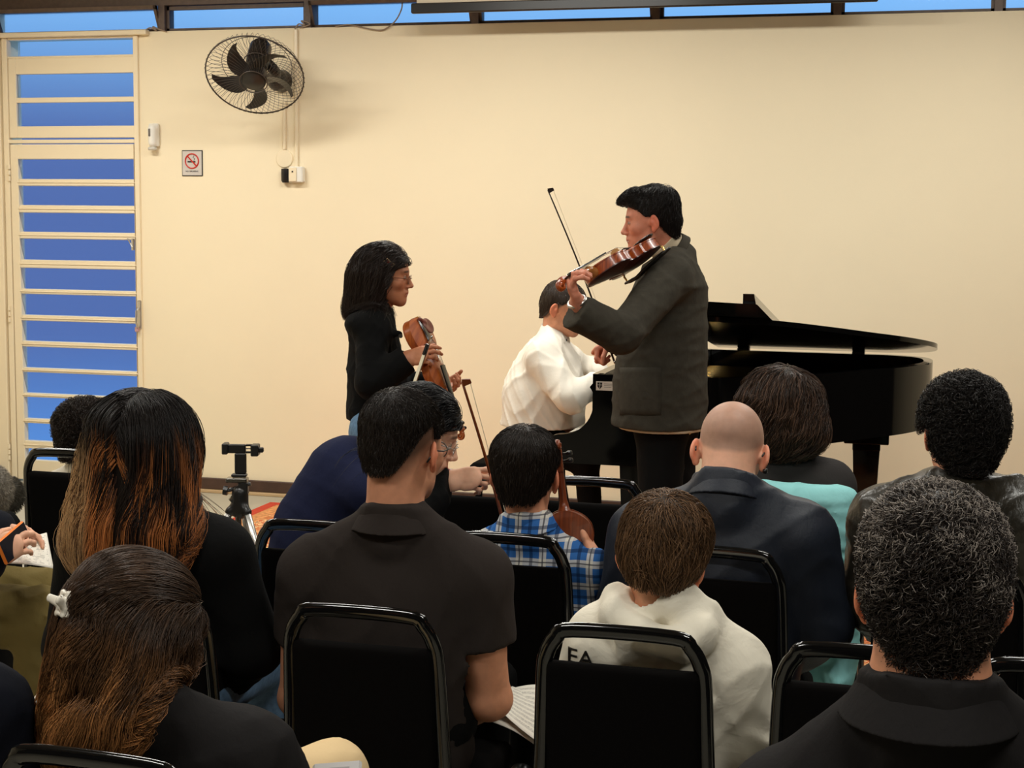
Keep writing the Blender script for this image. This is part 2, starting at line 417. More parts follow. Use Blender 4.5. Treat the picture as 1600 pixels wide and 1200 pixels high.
def hand_sdf(W, D, N, Tm, curl=(.3, .3, .3, .3), thumb=.3, spread=.06, s=1.0, elbow=None, ra=.036, rw=.026, tdir=None):
    """W wrist, D towards the fingers, N out of the palm, Tm towards the thumb; curl is one bend or (base, middle, tip) per finger"""
    D = nrm(D); N = nrm(N - D * (N @ D)); Tm = nrm(np.asarray(Tm) - D * (np.asarray(Tm) @ D) - N * (np.asarray(Tm) @ N)); S = Sdf(); W = np.asarray(W, float)
    if elbow is not None: S.cone(elbow, W, ra, rw * s, k=.02, flat=(N, .82))
    S.cone(W + D * .012 * s, W + D * .070 * s, .031 * s, .039 * s, k=.02, flat=(N, .40))
    S.cone(W + D * .02 * s + Tm * .018 * s + N * .006 * s, W + D * .045 * s + Tm * .026 * s + N * .010 * s, .015 * s, k=.015)
    lens = np.array([.041, .025, .021]); sc = [.98, 1.08, 1.02, .82]; rr = [.0088, .0090, .0085, .0074]
    for i in range(4):
        q = W + D * (.084 - .004 * abs(i - 1) - (.006 if i == 3 else 0)) * s + Tm * (.029 - .0195 * i) * s
        d = nrm(D + Tm * spread * (1.5 - i)); a = 0
        c3 = curl[i] if hasattr(curl[i], '__len__') else (curl[i], curl[i] * 1.1, curl[i] * .8)
        q0 = q - D * .02 * s
        S.cone(q0, q, rr[i] * 1.15 * s, rr[i] * 1.08 * s, k=.008)
        for j in range(3):
            a += c3[j]; e = nrm(d * math.cos(a) + N * math.sin(a)); q2 = q + e * lens[j] * sc[i] * s
            S.cone(q, q2, rr[i] * (1.06 - .09 * j) * s, rr[i] * (.97 - .09 * j) * s, k=.003)
            S.ell(q, [rr[i] * 1.12 * s] * 3, k=.003); q = q2
    q = W + D * .028 * s + Tm * .028 * s + N * .008 * s
    d = nrm(D * .62 + Tm * .62 + N * .45) if tdir is None else nrm(tdir); e2 = nrm(d + D * .5 * thumb + N * .6 * thumb - Tm * .9 * thumb)
    e3 = nrm(e2 + N * .7 * thumb - Tm * .9 * thumb)
    for e, L_, r_ in ((d, .040, .0125), (e2, .032, .0105), (e3, .024, .0092)):
        S.cone(q, q + e * L_ * s, r_ * s, r_ * .9 * s, k=.004); q = q + e * L_ * s
    return S

def torso_sdf(N, SL, SR, H, front, chest=.150, waist=.135, hip=.155, flat=.68, infl=0., trap=.05, sh=.055, arms=(), hips=True, S=None):
    """N neck base, SL/SR shoulder joints, H hip centre, front = way the chest faces; arms = lists of (point, radius)"""
    if S is None and CUR is not None and CUR.tk is None: CUR.tk = ((N, SL, SR, H, front, chest, waist, hip, flat), dict(arms=arms))
    S = S or Sdf(); N, SL, SR, H = map(lambda a: np.asarray(a, float), (N, SL, SR, H)); front = nrm(front)
    mid = (SL + SR) / 2; U = nrm(mid - H); lat = nrm(SR - SL); fr = nrm(front - U * (front @ U)); Lh = np.linalg.norm(mid - H)
    C = mid - U * .085 - fr * .004; Wp = H + U * Lh * .40
    S.cone(C, Wp, chest + infl, waist + infl, k=.05, flat=(fr, flat))
    if hips: S.cone(Wp, H, waist + infl, hip + infl, k=.05, flat=(fr, flat + .08))
    S.cone(SL, SR, sh + infl, k=.05, flat=(fr, 1.1))
    for q in (SL, SR): S.cone(N + U * .012, N + (q - N) * .86 + U * .014, trap * .82 + infl, sh * .74 + infl, k=.05)
    for pts in arms:
        for (a, ra), (b, rb) in zip(pts[:-1], pts[1:]): S.cone(a, b, ra + infl, rb + infl, k=.025)
    return S

def cutoff(S, p, d, r=.080, L=.14):
    d = nrm(d); p = np.asarray(p, float); S.cone(p - d * .03, p + d * L, r, r, k=.0012, mode='s', cut=[(p, -d)])
def folds(amp, fr, seed=0, band=None):
    """low creases added to cloth"""
    r = np.random.default_rng(seed); ks = r.normal(size=(5, 3)); ks /= np.linalg.norm(ks, axis=1)[:, None]; ph = r.uniform(0, 6, 5)
    def g(F, x, y, z):
        w_ = 0
        for i in range(5):
            a = (x * ks[i, 0] + y * ks[i, 1] + z * ks[i, 2]) * fr * (1 + .45 * i)
            b = 1.4 * np.sin((x * ks[(i + 2) % 5, 2] + y * ks[(i + 1) % 5, 0] + z * ks[(i + 3) % 5, 1]) * fr * .8 + ph[(i + 1) % 5])
            w_ = w_ + (1 - np.abs(np.sin(a + b + ph[i]))) ** 3
        return (F - amp * (w_ - 1.2)).astype(np.float32)
    return g

CUR = None; PEOPLE = []
class Person:
    tk = None
    def __init__(s, label, at, cat='person', group=None):
        s.root = empty('person', at, label, cat, group); s.parts = []; s.collide = []
    def head(s, pos, yaw, pitch=0, roll=0, scale=1.0, face=False, child=False, neck=None, rn=.058, res=.003):
        s.T = (np.asarray(pos, float), frame(yaw, pitch, roll), scale); s.hs = head_sdf(s.T, face, child)
        S = Sdf(); S.ops = list(s.hs.ops); s.neckbase = np.asarray(neck, float); s.rn = rn
        a = s.T[0] + s.T[2] * (s.T[1] @ V(0, -.030, -.030)); S.cone(a, s.neckbase, rn * .93, rn, k=.025)
        S.cone(s.neckbase, s.neckbase + (s.neckbase - a) * .22, rn, rn * .8, k=.02)
        s.parts = list(S.ops); s.nk = (a, s.neckbase); s.res = res; global CUR; CUR = s
    def skin_part(s, S, res=.0032): s.parts += S.ops
    def body(s, base, **kw): s.bk = (base, kw); PEOPLE.append(s)
    def finish(s):
        """one continuous skin: head, neck, trunk, arms and hands grown from a single field"""
        base, kw = s.bk; S = Sdf()
        if s.tk:
            a, k = s.tk; k = dict(k); arms = [[(q, max(.018, r * .62)) for q, r in L] for L in k.get('arms', ())]
            ch, wa, hi = a[5:8]; torso_sdf(*a[:5], ch - .035, wa - .035, hi - .035, a[8], infl=0, trap=.036, sh=.034, arms=arms, S=S)
        S.ops = S.ops + s.parts; v, f = S.mesh(s.res); c = skin_colors(v, s.T, base, **kw)
        return mesh_np('body', v, f, M_SKIN, s.root, True, c)
    def collar(s, S, h=.03, thick=.010, tilt=(0, 0, 0), base=-.01, k=.012, hollow=False, w=1.06):
        """a band standing round the neck on garment S"""
        a, b = s.nk; ax = nrm(a - b); t = nrm(ax + np.asarray(tilt, float)); p0 = b + ax * base; p1 = p0 + ax * (h + .03)
        S.cone(b - ax * .03, p1, s.rn * w * 1.06 + thick, s.rn * w + thick, k=k, cut=[(p0 + ax * h, t)])
        if hollow: S.cone(b - ax * .02, p1 + ax * .06, s.rn * w, s.rn * w * 1.02, k=.002, mode='s')
    def band(s, garment, m, h=.036, r0=.024, r1=.010, base=-.012, tilt=(0, 0, 0), th=.008, shift=(0, 0, 0), notch=None):
        """the folded collar itself, a part of the garment"""
        a, b = s.nk; ax = nrm(a - b); t = nrm(ax + np.asarray(tilt, float)); p0 = b + ax * base + np.asarray(shift, float); p1 = p0 + t * h; rn = s.rn; S = Sdf()
        S.cone(p0 - t * .02, p1 + t * .02, rn + r0 + (r0 - r1) * .4, rn + r1 - (r0 - r1) * .4, k=.001, cut=[(p0, -t), (p1, t)])
        S.cone(p0 - t * .04, p1 + t * .04, rn + r0 + (r0 - r1) * .8 - th, rn + r1 - (r0 - r1) * .8 - th, k=.002, mode='s')
        if notch is not None: S.cone(b + ax * base + nrm(notch) * (rn + .03), b + ax * (base + h * 2) + nrm(notch) * (rn + .03), .012, .03, k=.002, mode='s')
        v, f = S.mesh(.0026); v = relax(v, f, 2); return mesh_np('collar', v, f, m, garment, True)
    def cloth(s, name, S, m, res=.007, amp=0, fr=14, seed=1, it=1, label=None, parent=None, col=None, collide=True, cuts=None):
        if amp: S.post.append(folds(amp, fr, seed))
        for c in cuts or []:
            p, n_ = np.asarray(c[0], float), nrm(c[1]); S.post.append(lambda F, x, y, z, p=p, n_=n_: np.maximum(F, (x - p[0]) * n_[0] + (y - p[1]) * n_[1] + (z - p[2]) * n_[2]).astype(np.float32))
        v, f = S.mesh(res)
        if it: v = relax(v, f, it)
        o = mesh_np(name, v, f, m, parent or s.root, True, None if col is None else col(v))
        if label: o['label'] = label
        if collide:
            Q = Sdf(); Q.ops = list(S.ops); s.collide.append(Q)
        return o
    # hair: a cap of the hair's own bulk plus strands that walk over it
    def cap(s, shape, hy, hz, thick=.008, res=.003, curly=0, seed=0, grow=(1, 1, 1), ears=True, side=.45):
        C = Sdf(s.T)
        C.ell((0, -.010, .045), (.076 + thick * grow[0], .094 + thick * grow[1], .084 + thick * grow[2]), k=.02)
        C.ell((0, .028, .012), (.066 + thick * .8, .064 + thick * .5, .090 + thick * .6), k=.03)
        C.cone((0, -.055, .0), (0, -.045, -.055), .052 + thick * .8, .050 + thick * .6, k=.03)
        for k_, a_ in shape: getattr(C, k_)(*a_[0], **a_[1])
        if ears:
            for sx in (-1, 1): C.ell((sx * .101, -.008, .0), (.026, .026, .040), k=.006, mode='s')
        T = s.T; hy_, hz_ = np.array(hy), np.array(hz)
        def g(F, x, y, z):
            dx, dy, dz = x - T[0][0], y - T[0][1], z - T[0][2]; R = T[1]
            lx = (dx * R[0, 0] + dy * R[1, 0] + dz * R[2, 0]) / T[2]; ly = (dx * R[0, 1] + dy * R[1, 1] + dz * R[2, 1]) / T[2]; lz = (dx * R[0, 2] + dy * R[1, 2] + dz * R[2, 2]) / T[2]
            if curly:
                F = F + curly * (np.sin(lx * 300 + 3 * np.sin(lz * 170 + 1)) * np.sin(lz * 280 + 2.5 * np.sin(ly * 190)) * np.sin(ly * 310 + 2 * np.sin(lx * 150)))
            h = np.interp(ly, hy_, hz_) + .004 * np.sin(lx * 210 + 1.3) * (ly < .05)
            if ears: h = h + side * np.maximum(np.abs(lx) - .035, 0) * (ly < .0)
            return np.maximum(F, (h - lz) * T[2]).astype(np.float32)
        C.post.append(g); s.capS = C; s.hl = (hy_, hz_); s.side = side if ears else 0.; v, f = C.mesh(res); s.cap_v, s.cap_f = v, f; s.cap_n = normals(v, f); return v, f
    def hair(s, col, n=2500, length=.03, steps=7, lift=.15, grav=.1, crown=(0, -.055, .125), comb=None, curl=0, curl_f=3, r=.0006, off=(.0, .006),
             clump=0, wave=0, wave_f=2.2, tipcol=None, colfn=None, seed=3, root_fn=None, name='hair', capcol=.55, collide=True, down=(0, 0, -1), jitter=.25, add_cap=True, extra_v=None, lenfn=None, clumps=70, label=None, stick=0., trim=None, guard=None, stop=None, gramp=0, lock=0, lockpull=.5, silky=0):
        rg = np.random.default_rng(seed); T = s.T; v, nn = s.cap_v, s.cap_n
        l = (v - T[0]) @ T[1] / T[2]; ok = ((nn @ T[1])[:, 2] > -.75) & (np.abs(s.capS.grad(v)[0]) < .02)
        if root_fn: ok &= root_fn(l)
        ids = np.flatnonzero(ok); ids = rg.choice(ids, n); p = v[ids] + rg.normal(size=(n, 3)) * .0015; N_ = nn[ids]; ll = l[ids]
        cr = V(*crown)
        d = ll - cr if comb is None else comb(ll)
        d = d @ T[1].T; d += rg.normal(size=d.shape) * jitter * np.linalg.norm(d, axis=1)[:, None]
        d -= N_ * (d * N_).sum(1)[:, None]; d /= np.linalg.norm(d, axis=1)[:, None] + 1e-9
        d = d + N_ * lift; d /= np.linalg.norm(d, axis=1)[:, None]
        ln = length * rg.uniform(.75, 1.1, n) if lenfn is None else lenfn(ll, rg)
        ds = (ln / steps)[:, None]; of = rg.uniform(off[0], off[1], n); p = p + N_ * (of[:, None] * .5)
        cl = None
        if clump:
            cid = ((np.arctan2(ll[:, 0], -ll[:, 1] - .0) / (2 * math.pi) + .5) * clumps + rg.normal(size=n) * .25).astype(int)
            ph = np.random.default_rng(seed + 9).uniform(0, 6.28, clumps + 4)[cid]; amp = np.random.default_rng(seed + 5).uniform(.4, 1.2, clumps + 4)[cid]
            cl = (cid, ph, amp)
        dn = np.array(down, float); pts = [p.copy()]; g_ = grav; Rr = T[1][:, 0]
        col_s = s.collide if collide else []; frozen = np.zeros(n, bool)
        for k in range(steps):
            t = (k + 1) / steps
            gw = g_ * (min(1, t / gramp) if gramp else 1)
            d = d * (1 - gw) + dn * gw
            if wave and cl is not None:
                ww = np.cos(t * wave_f * 6.28 + cl[1]) * wave * cl[2] * min(1, t * 2); d = d + Rr * ww[:, None] + np.cross(Rr, dn) * (np.sin(t * wave_f * 5 + cl[1] * 2) * wave * cl[2] * .6)[:, None]
            d /= np.linalg.norm(d, axis=1)[:, None] + 1e-9
            q = p + d * ds
            F, G = s.capS_grad(q); m = F < of
            q[m] += G[m] * (of[m] - F[m])[:, None]
            if stick: m = (F > of) & (F < .04); q[m] -= G[m] * ((F[m] - of[m]) * stick)[:, None]
            if guard is not None:
                lq = (q - T[0]) @ T[1] / T[2]; yl = np.interp(lq[:, 2], guard[0], guard[1]); m = lq[:, 1] > yl; lq[m, 1] = yl[m] + (lq[m, 1] - yl[m]) * .25; q = T[0] + (lq * T[2]) @ T[1].T
            for Q in col_s:
                F, G = Q.grad(q, .004); m = F < of * .8 + .002; q[m] += G[m] * np.minimum(.03, of[m] * .8 + .002 - F[m])[:, None]
            d2 = q - p; d = d * .35 + .65 * d2 / (np.linalg.norm(d2, axis=1)[:, None] + 1e-9)
            if trim is not None:
                lq = (q - T[0]) @ T[1] / T[2]; fz = lq[:, 2] < np.interp(lq[:, 1], *s.hl) + s.side * np.maximum(np.abs(lq[:, 0]) - .035, 0) * (lq[:, 1] < 0) - trim * rg.uniform(.2, 1.6, n); frozen |= fz; q = np.where(frozen[:, None], p + (q - p) * .04, q)
            if stop is not None: lq = (q - T[0]) @ T[1] / T[2]; frozen |= np.linalg.norm(lq - stop, axis=1) < .012; q = np.where(frozen[:, None], p + (q - p) * .02, q)
            p = q; pts.append(p.copy())
        pts = np.stack(pts, 1)                                        # n, K, 3
        hsh = None
        if lock:                                                      # neighbours share one curl and draw together into locks
            cell = np.floor(ll / lock + .5); hsh = (np.sin(cell @ V(12.9898, 78.233, 37.719)) * 43758.5453) % 1; h2 = (hsh * 977.13) % 1
            cen = (cell * lock - ll); cen = cen @ T[1].T; cen -= N_ * (cen * N_).sum(1)[:, None]
            tt = np.linspace(0, 1, pts.shape[1])[None, :, None]; pts = pts + cen[:, None] * np.minimum(1, tt * 1.6) * lockpull
            if silky: hsh = .5 + .5 * wob(ll, silky, seed); h2 = .5 + .5 * wob(ll, silky * .7, seed + 1)
            if not cl: cl = ((hsh * 997).astype(int), hsh, h2)
            elif not silky: cl = ((hsh * 997).astype(int), cl[1], cl[2])
        if curl:
            K = pts.shape[1]; t = np.linspace(0, 1, K)[None]; ph = rg.uniform(0, 6.28, n)[:, None]; ang = t * curl_f * 6.28 * rg.uniform(.7, 1.2, n)[:, None] + ph
            if hsh is not None: ang = t * curl_f * 6.28 * (.75 + .5 * h2[:, None]) + hsh[:, None] * 6.28
            tg = np.gradient(pts, axis=1); tg /= np.linalg.norm(tg, axis=2)[..., None] + 1e-9
            A = np.cross(tg, np.array([.3, .2, .93])); A /= np.linalg.norm(A, axis=2)[..., None] + 1e-9; B = np.cross(tg, A)
            am = curl * np.minimum(1, t * 3) * (rg.uniform(.5, 1.2, n)[:, None] if hsh is None else (.5 + .8 * h2[:, None]))
            pts = pts + A * (np.cos(ang) * am)[..., None] + B * (np.sin(ang) * am)[..., None]
        if s.side:                                                    # keep the ears free of stray hair
            lp = (pts - T[0]) @ T[1] / T[2]; e_ = ((np.abs(lp[..., 0]) - .094) / .024) ** 2 + ((lp[..., 1] + .008) / .020) ** 2 + ((lp[..., 2] - .001) / .034) ** 2
            ok_ = ~(e_ < 1).any(1); pts, ll, ids = pts[ok_], ll[ok_], ids[ok_]; n = len(pts)
            if cl: cl = tuple(c_[ok_] for c_ in cl)
        V_, F_ = strands(pts, r)
        K = pts.shape[1]; t = np.repeat(np.tile(np.linspace(0, 1, K), n), 3); rv = np.repeat(rg.uniform(0, 1, n), K * 3); cidv = np.repeat(cl[0] if cl else np.zeros(n, int), K * 3); rl = np.repeat(ll, K * 3, 0)
        if colfn: C_ = colfn(t, rv, cidv, rl, V_)
        else:
            c0 = np.array(col); C_ = c0 * (.65 + .8 * rv[:, None] ** 2)
            if tipcol is not None: C_ = C_ * (1 - t[:, None]) + np.array(tipcol) * t[:, None]
        vs, fs, cs = [V_], [F_], [C_]
        if add_cap:
            cc = np.tile(np.array(col) * capcol, (len(v), 1)); vs.append(v); fs.append(s.cap_f + len(V_)); cs.append(cc)
        if extra_v is not None:
            vs.append(extra_v[0]); fs.append(extra_v[1] + sum(map(len, vs[:-1]))); cs.append(np.tile(np.array(col) * capcol, (len(extra_v[0]), 1)))
        o = mesh_np(name, np.concatenate(vs), np.concatenate(fs), M_HAIR, s.root, True, np.clip(np.concatenate(cs), 0, 1))
        if label: o['label'] = label
        return o
    def capS_grad(s, q):
        Q = Sdf(); Q.ops = s.capS.ops; return Q.grad(q)
def strands(pts, r):
    n, K, _ = pts.shape; tg = np.gradient(pts, axis=1); tg /= np.linalg.norm(tg, axis=2)[..., None] + 1e-9
    A = np.cross(tg, np.array([.31, .52, .21])); A /= np.linalg.norm(A, axis=2)[..., None] + 1e-9; B = np.cross(tg, A)
    rr = (r * (1 - .75 * np.linspace(0, 1, K) ** 2))[None, :, None]
    v = np.stack([pts + rr * (math.cos(a) * A + math.sin(a) * B) for a in (0, 2.094, 4.189)], 2)   # n,K,3,3
    base = np.arange(n)[:, None, None] * K * 3 + np.arange(K - 1)[None, :, None] * 3 + np.arange(3)[None, None]
    nxt = np.arange(n)[:, None, None] * K * 3 + np.arange(K - 1)[None, :, None] * 3 + (np.arange(3)[None, None] + 1) % 3
    f = np.stack([base, nxt, nxt + 3, base + 3], -1).reshape(-1, 4)
    return v.reshape(-1, 3), f

def legs(pn, H, kneeL, kneeR, ankL, ankR, m, r=(.085, .062, .055, .046), res=.012, shoes=None, name='trousers', toe=None, label=None, amp=.002):
    H = np.asarray(H, float); S = Sdf(); lat = nrm(np.asarray(kneeR) - np.asarray(kneeL)) * .075
    S.cone(H - lat, H + lat, .105, k=.05)
    for sg, kn, an in ((-1, kneeL, ankL), (1, kneeR, ankR)):
        kn, an = np.asarray(kn, float), np.asarray(an, float)
        S.cone(H + sg * lat, kn, r[0], r[1], k=.04); S.cone(kn, an, r[2], r[3], k=.03)
    o = pn.cloth(name, S, m, res, amp=amp, fr=22, collide=False, label=label)
    if shoes:
        for kn, an in ((kneeL, ankL), (kneeR, ankR)):
            an = np.asarray(an, float); t = nrm(toe if toe is not None else V(0, 1, 0)); up = V(0, 0, 1); X = np.cross(t, up)
            q = Sdf(); g = V(an[0], an[1], an[2] - .045)
            q.ell(g + t * .07, (.043, .125, .042), R=np.stack([X, t, up], 1), k=.02); q.ell(g - t * .02 + up * .03, (.038, .05, .05), R=np.stack([X, t, up], 1), k=.03)
            q.post.append(lambda F, x, y, z, zz=g[2] - .03: np.maximum(F, zz - z).astype(np.float32))
            v, f = q.mesh(.008); mesh_np('shoe', v, f, shoes, pn.root)
    return o
# ------------------------------------------------------------------ the room
M_WALL = mat('cream_wall_paint', srgb(243, 228, 196), .75, noise=(1.3, .02), bump=[(180, .15, .002, (1, 1, 1)), (2.2, .25, .01, (1, 1, 1))])
M_TRIM = mat('cream_gloss_paint', srgb(240, 224, 192), .35, bump=[(60, .12, .002, (1, 1, 1))])
M_CEIL = mat('ceiling_paint', srgb(120, 108, 92), .8)
M_REAR = mat('unseen_wall_dark', srgb(34, 28, 26), .9)  # no curtain: unseen walls darkened so the piano's side reflects black
M_BROWN = mat('dark_brown_wood', srgb(70, 48, 38), .5, noise=(14, .2))
M_FLOOR = mat('grey_floor', srgb(178, 172, 155), .32, noise=(3, .06), bump=[(30, .08, .002, (1, 1, 1))])
M_BLK = mat('black_plastic', (.012, .011, .010), .35)
M_WHT = mat('white_plastic', srgb(236, 232, 222), .35)
M_GLASS = mat('frosted_glass', (.93, .95, 1.0), .22, trans=1.0, ior=1.12)
M_DKMETAL = mat('dark_brown_metal', srgb(92, 74, 62), .5, noise=(30, .2))
M_CHROME = mat('brushed_aluminium', (.62, .60, .56), .32, metal=1.0)
M_BRASS = mat('gold_metal', (.75, .5, .18), .25, metal=1.0)
M_PAPER = None

XL, XR, YB, ZC = -5.52, 3.6, -10.5, 3.12
WTOP = 2.712
def wxz(px, py):
    q = PY(px, py, 0.0); return q[0], q[2]
def struct(o): o['kind'] = 'structure'; return o
struct(MB().box((XL - .2, YB - .2, -.1), (XR + .2, .25, 0)).build('floor', M_FLOOR))
struct(MB().box((XL - .2, YB - .2, ZC), (XR + .2, .25, ZC + .1)).build('ceiling', M_CEIL))
# back wall with the door opening and the clerestory band
DX0, DX1 = wxz(13, 400)[0], wxz(222, 400)[0]; DTOP = wxz(110, 58)[1]
DX0 = round(DX0, 3); DX1 = round(DX1, 3)
b = MB()
b.box((DX1, 0, 0), (XR, .18, WTOP)); b.box((XL, 0, 0), (DX0, .18, WTOP)); b.box((DX0, 0, DTOP), (DX1, .18, WTOP)); 
struct(b.build('wall_back', M_WALL))
struct(MB().box((XL, 0, 2.86), (XR, .2, ZC)).build('trim_1', M_DKMETAL))
struct(MB().box((XL - .15, YB, 0), (XL, .2, ZC)).build('wall_left', M_WALL))
struct(MB().box((XR, YB, 0), (XR + .15, .2, ZC)).build('wall_right', M_REAR))
struct(MB().box((XL, YB - .15, 0), (XR, YB, ZC)).build('wall_front', M_REAR))
bb = MB(); bb.box((DX1 + .02, -.022, .018), (XR, 0, .085), .004); struct(bb.build('baseboard_back', M_BROWN))
bb = MB(); bb.box((DX1 + .02, -.05, 0), (XR, 0, .018), .003); struct(bb.build('baseboard_strip', mat('pale_wood_strip', srgb(190, 160, 120), .4)))
bb = MB(); bb.box((XL, YB, .0), (XL + .02, -.0, .085), .004); struct(bb.build('baseboard_left', M_BROWN))

# clerestory: tilted frosted panes between posts
posts = [wxz(p, 25)[0] for p in (252, 480, 742, 1025, 1308, 1560)]
edges = [XL + .05] + posts + [XR - .3]
for i in range(len(edges) - 1):
    x0, x1 = edges[i] + .02, edges[i + 1] - .02
    wr = empty('window_%d' % (i + 1), (x0, .03, WTOP)); struct(wr)
    f = MB()
    tl = .07 if i in (0, 2, 3) else .0                                  # some sashes stand open, leaning into the room
    z0, z1 = WTOP + .006, 2.857
    for a0, a1, zz0, zz1 in ((x0, x1, z0, z0 + .012), (x0, x1, z1 - .022, z1), (x0, x0 + .016, z0, z1), (x1 - .016, x1, z0, z1)):
        v0 = len(f.v); f.box((a0, .03, zz0), (a1, .055, zz1))
        vv = f.v[-1]; vv[:, 1] += -tl * (vv[:, 2] - z0) / (z1 - z0)
    f.build('window_frame', M_DKMETAL, wr)
    g = MB().box((x0 + .016, .040, z0 + .012), (x1 - .016, .044, z1 - .022)); vv = g.v[-1]; vv[:, 1] += -tl * (vv[:, 2] - z0) / (z1 - z0)
    g.build('pane', M_GLASS, wr)
f = MB()
for p in posts: f.box((p - .02, .0, WTOP), (p + .02, .12, 2.86))
struct(f.build('trim_2', M_DKMETAL))

# the tall metal door with louvre panes, a fixed louvre light over it and an open slot above
def zrow(py, px=120): return wxz(px, py)[1]
dr = empty('door_1', (DX0, 0, 0)); struct(dr)
def bars(mb, x0, x1, z0, z1, y0=-.012, y1=.03, bev=.003): mb.box((x0, y0, z0), (x1, y1, z1), bev)
TOPD = zrow(224); TR0, TR1 = zrow(222), zrow(90)
fr = MB()
bars(fr, DX0, DX0 + .035, 0, DTOP, -.02); bars(fr, DX1 - .03, DX1, 0, DTOP, -.02); bars(fr, DX0 + .035, DX1 - .03, TOPD, TOPD + .022, -.02); bars(fr, DX0 + .035, DX1 - .03, TR1, TR1 + .012)
bars(fr, DX0 + .035, DX1 - .03, DTOP - .012, DTOP)
fr.build('frame', M_TRIM, dr)
# transom
PX0, PX1 = wxz(27, 150)[0], wxz(212, 150)[0]
tr = MB(); zz = [zrow(p) for p in (115, 152, 160, 197)]
bars(tr, DX0 + .037, PX0, TR0 + .025, TR1); bars(tr, PX1, DX1 - .032, TR0 + .025, TR1); bars(tr, PX0, PX1, zz[0], TR1); bars(tr, PX0, PX1, zz[2], zz[1]); bars(tr, PX0, PX1, TR0 + .025, zz[3])
tr.build('transom', M_TRIM, dr)
for a, c in ((zz[1], zz[0]), (zz[3], zz[2])): MB().box((PX0, .006, a), (PX1, .010, c)).build('pane', M_GLASS, dr)
MB().box((DX0 + .04, .10, TR1 + .01), (DX1 - .03, .104, DTOP - .01)).build('pane', M_GLASS, dr)
# the leaf: stiles, rails and tilted slats
PX0, PX1 = wxz(35, 450)[0], wxz(214, 450)[0]
lf = MB(); bars(lf, DX0 + .04, PX0, .01, TOPD - .006, -.016); bars(lf, PX1, DX1 - .036, .01, TOPD - .006, -.016)
rows = [(249, 280), (291, 321), (333, 363), (374, 407), (420, 453), (461, 494), (503, 535), (544, 577), (584, 617), (623, 657), (664, 692), (704, 722)]
zr = [(zrow(b_), zrow(a_)) for a_, b_ in rows]
bars(lf, PX0, PX1, zr[0][1], TOPD - .006, -.016)
for (a0, a1), (b0, b1) in zip(zr[:-1], zr[1:]): bars(lf, PX0, PX1, b1, a0 + .0, -.014); bars(lf, PX0 - .01, PX1 + .01, (b1 + a0) / 2 - .003, (b1 + a0) / 2 + .003, -.02)
bars(lf, PX0, PX1, .01, zr[-1][0], -.012)
leaf = lf.build('door_leaf', M_TRIM, dr)
for k, (a, c) in enumerate(zr):
    g = MB().box((PX0, .0, a - .004), (PX1, .004, c + .004)); vv = g.v[-1]; vv[:, 1] += .028 - .045 * (vv[:, 2] - a) / (c - a) * (k < 9); g.build('pane', M_GLASS, leaf)
h = MB(); xl, zl = wxz(221, 490); h.box((xl - .012, -.03, zl - .09), (xl + .012, -.012, zl + .08), .004); h.tube([(xl, -.035, zl + .03), (xl, -.06, zl + .02), (xl - .0, -.065, zl - .05), (xl, -.05, zl - .08)], .007); h.build('handle', M_CHROME, leaf)
xk, zk = wxz(219, 510); MB().box((xk - .01, -.05, zk - .03), (xk + .012, -.03, zk + .0), .003).build('lock', mat('pink_tag', srgb(190, 150, 150), .5), leaf)
h = MB(); xl, zl = wxz(209, 378); h.tube([(xl - .03, -.02, zl + .02), (xl, -.04, zl - .01), (xl + .01, -.04, zl - .03)], .004); h.box((xl, -.035, zl - .05), (xl + .015, -.014, zl + .02), .003); h.build('latch', M_CHROME, leaf)
for py in (270, 490, 705):
    xh, zh = wxz(16, py); hh = MB()
    for dz in (-.035, 0, .035): hh.cyl((xh + .01, -.026, zh + dz - .014), (xh + .01, -.026, zh + dz + .014), .008)
    hh.build('hinge', M_TRIM, dr)
# painted casing round the door
MBc = MB(); MBc.box((XL, -.03, 0), (DX0 - .012, 0, DTOP), .004); MBc.box((XL, -.05, DTOP), (wxz(234, 60)[0], 0, zrow(50)), .004)
struct(MBc.build('trim_3', M_TRIM))

# wall things
def sign():
    x, z = wxz(301, 255); r = empty('no_smoking_sign', (x, -.006, z - .07), 'small grey no-smoking sign with a red ring on the cream wall', 'sign')
    w_, h_ = .066, .075
    MB().box((x - w_, -.006, z - h_), (x + w_, 0, z + h_), .001).build('border', mat('sign_border', (.03, .03, .03), .4), r)
    MB().box((x - w_ + .005, -.0075, z - h_ + .005), (x + w_ - .005, -.005, z + h_ - .005)).build('plate', mat('sign_grey', srgb(205, 198, 190), .4), r)
    a = np.linspace(0, 2 * math.pi, 49)[:-1]; c = V(x, -.009, z + .012)
    MB().tube([c + V(.042 * math.cos(t), 0, .042 * math.sin(t)) for t in a], .004, 6, closed=True, ref=(0, 1, 0)).tube([c + V(-.03, -.001, .03), c + V(.03, -.001, -.03)], .004, 6).build('red_ring', mat('sign_red', srgb(200, 40, 25), .4), r)
    s_ = MB().box((x - .028, -.009, z + .004), (x + .022, -.0075, z + .012)); s_.tube([(x + .012, -.009, z + .016), (x + .018, -.009, z + .026), (x + .006, -.009, z + .034), (x + .014, -.009, z + .044)], .0016, 5)
    s_.build('cigarette', mat('sign_black', (.02, .02, .02), .5), r)
    text('NO SMOKING', (x, -.0085, z - .048), .013, mat('sign_black'), r, 'lettering')
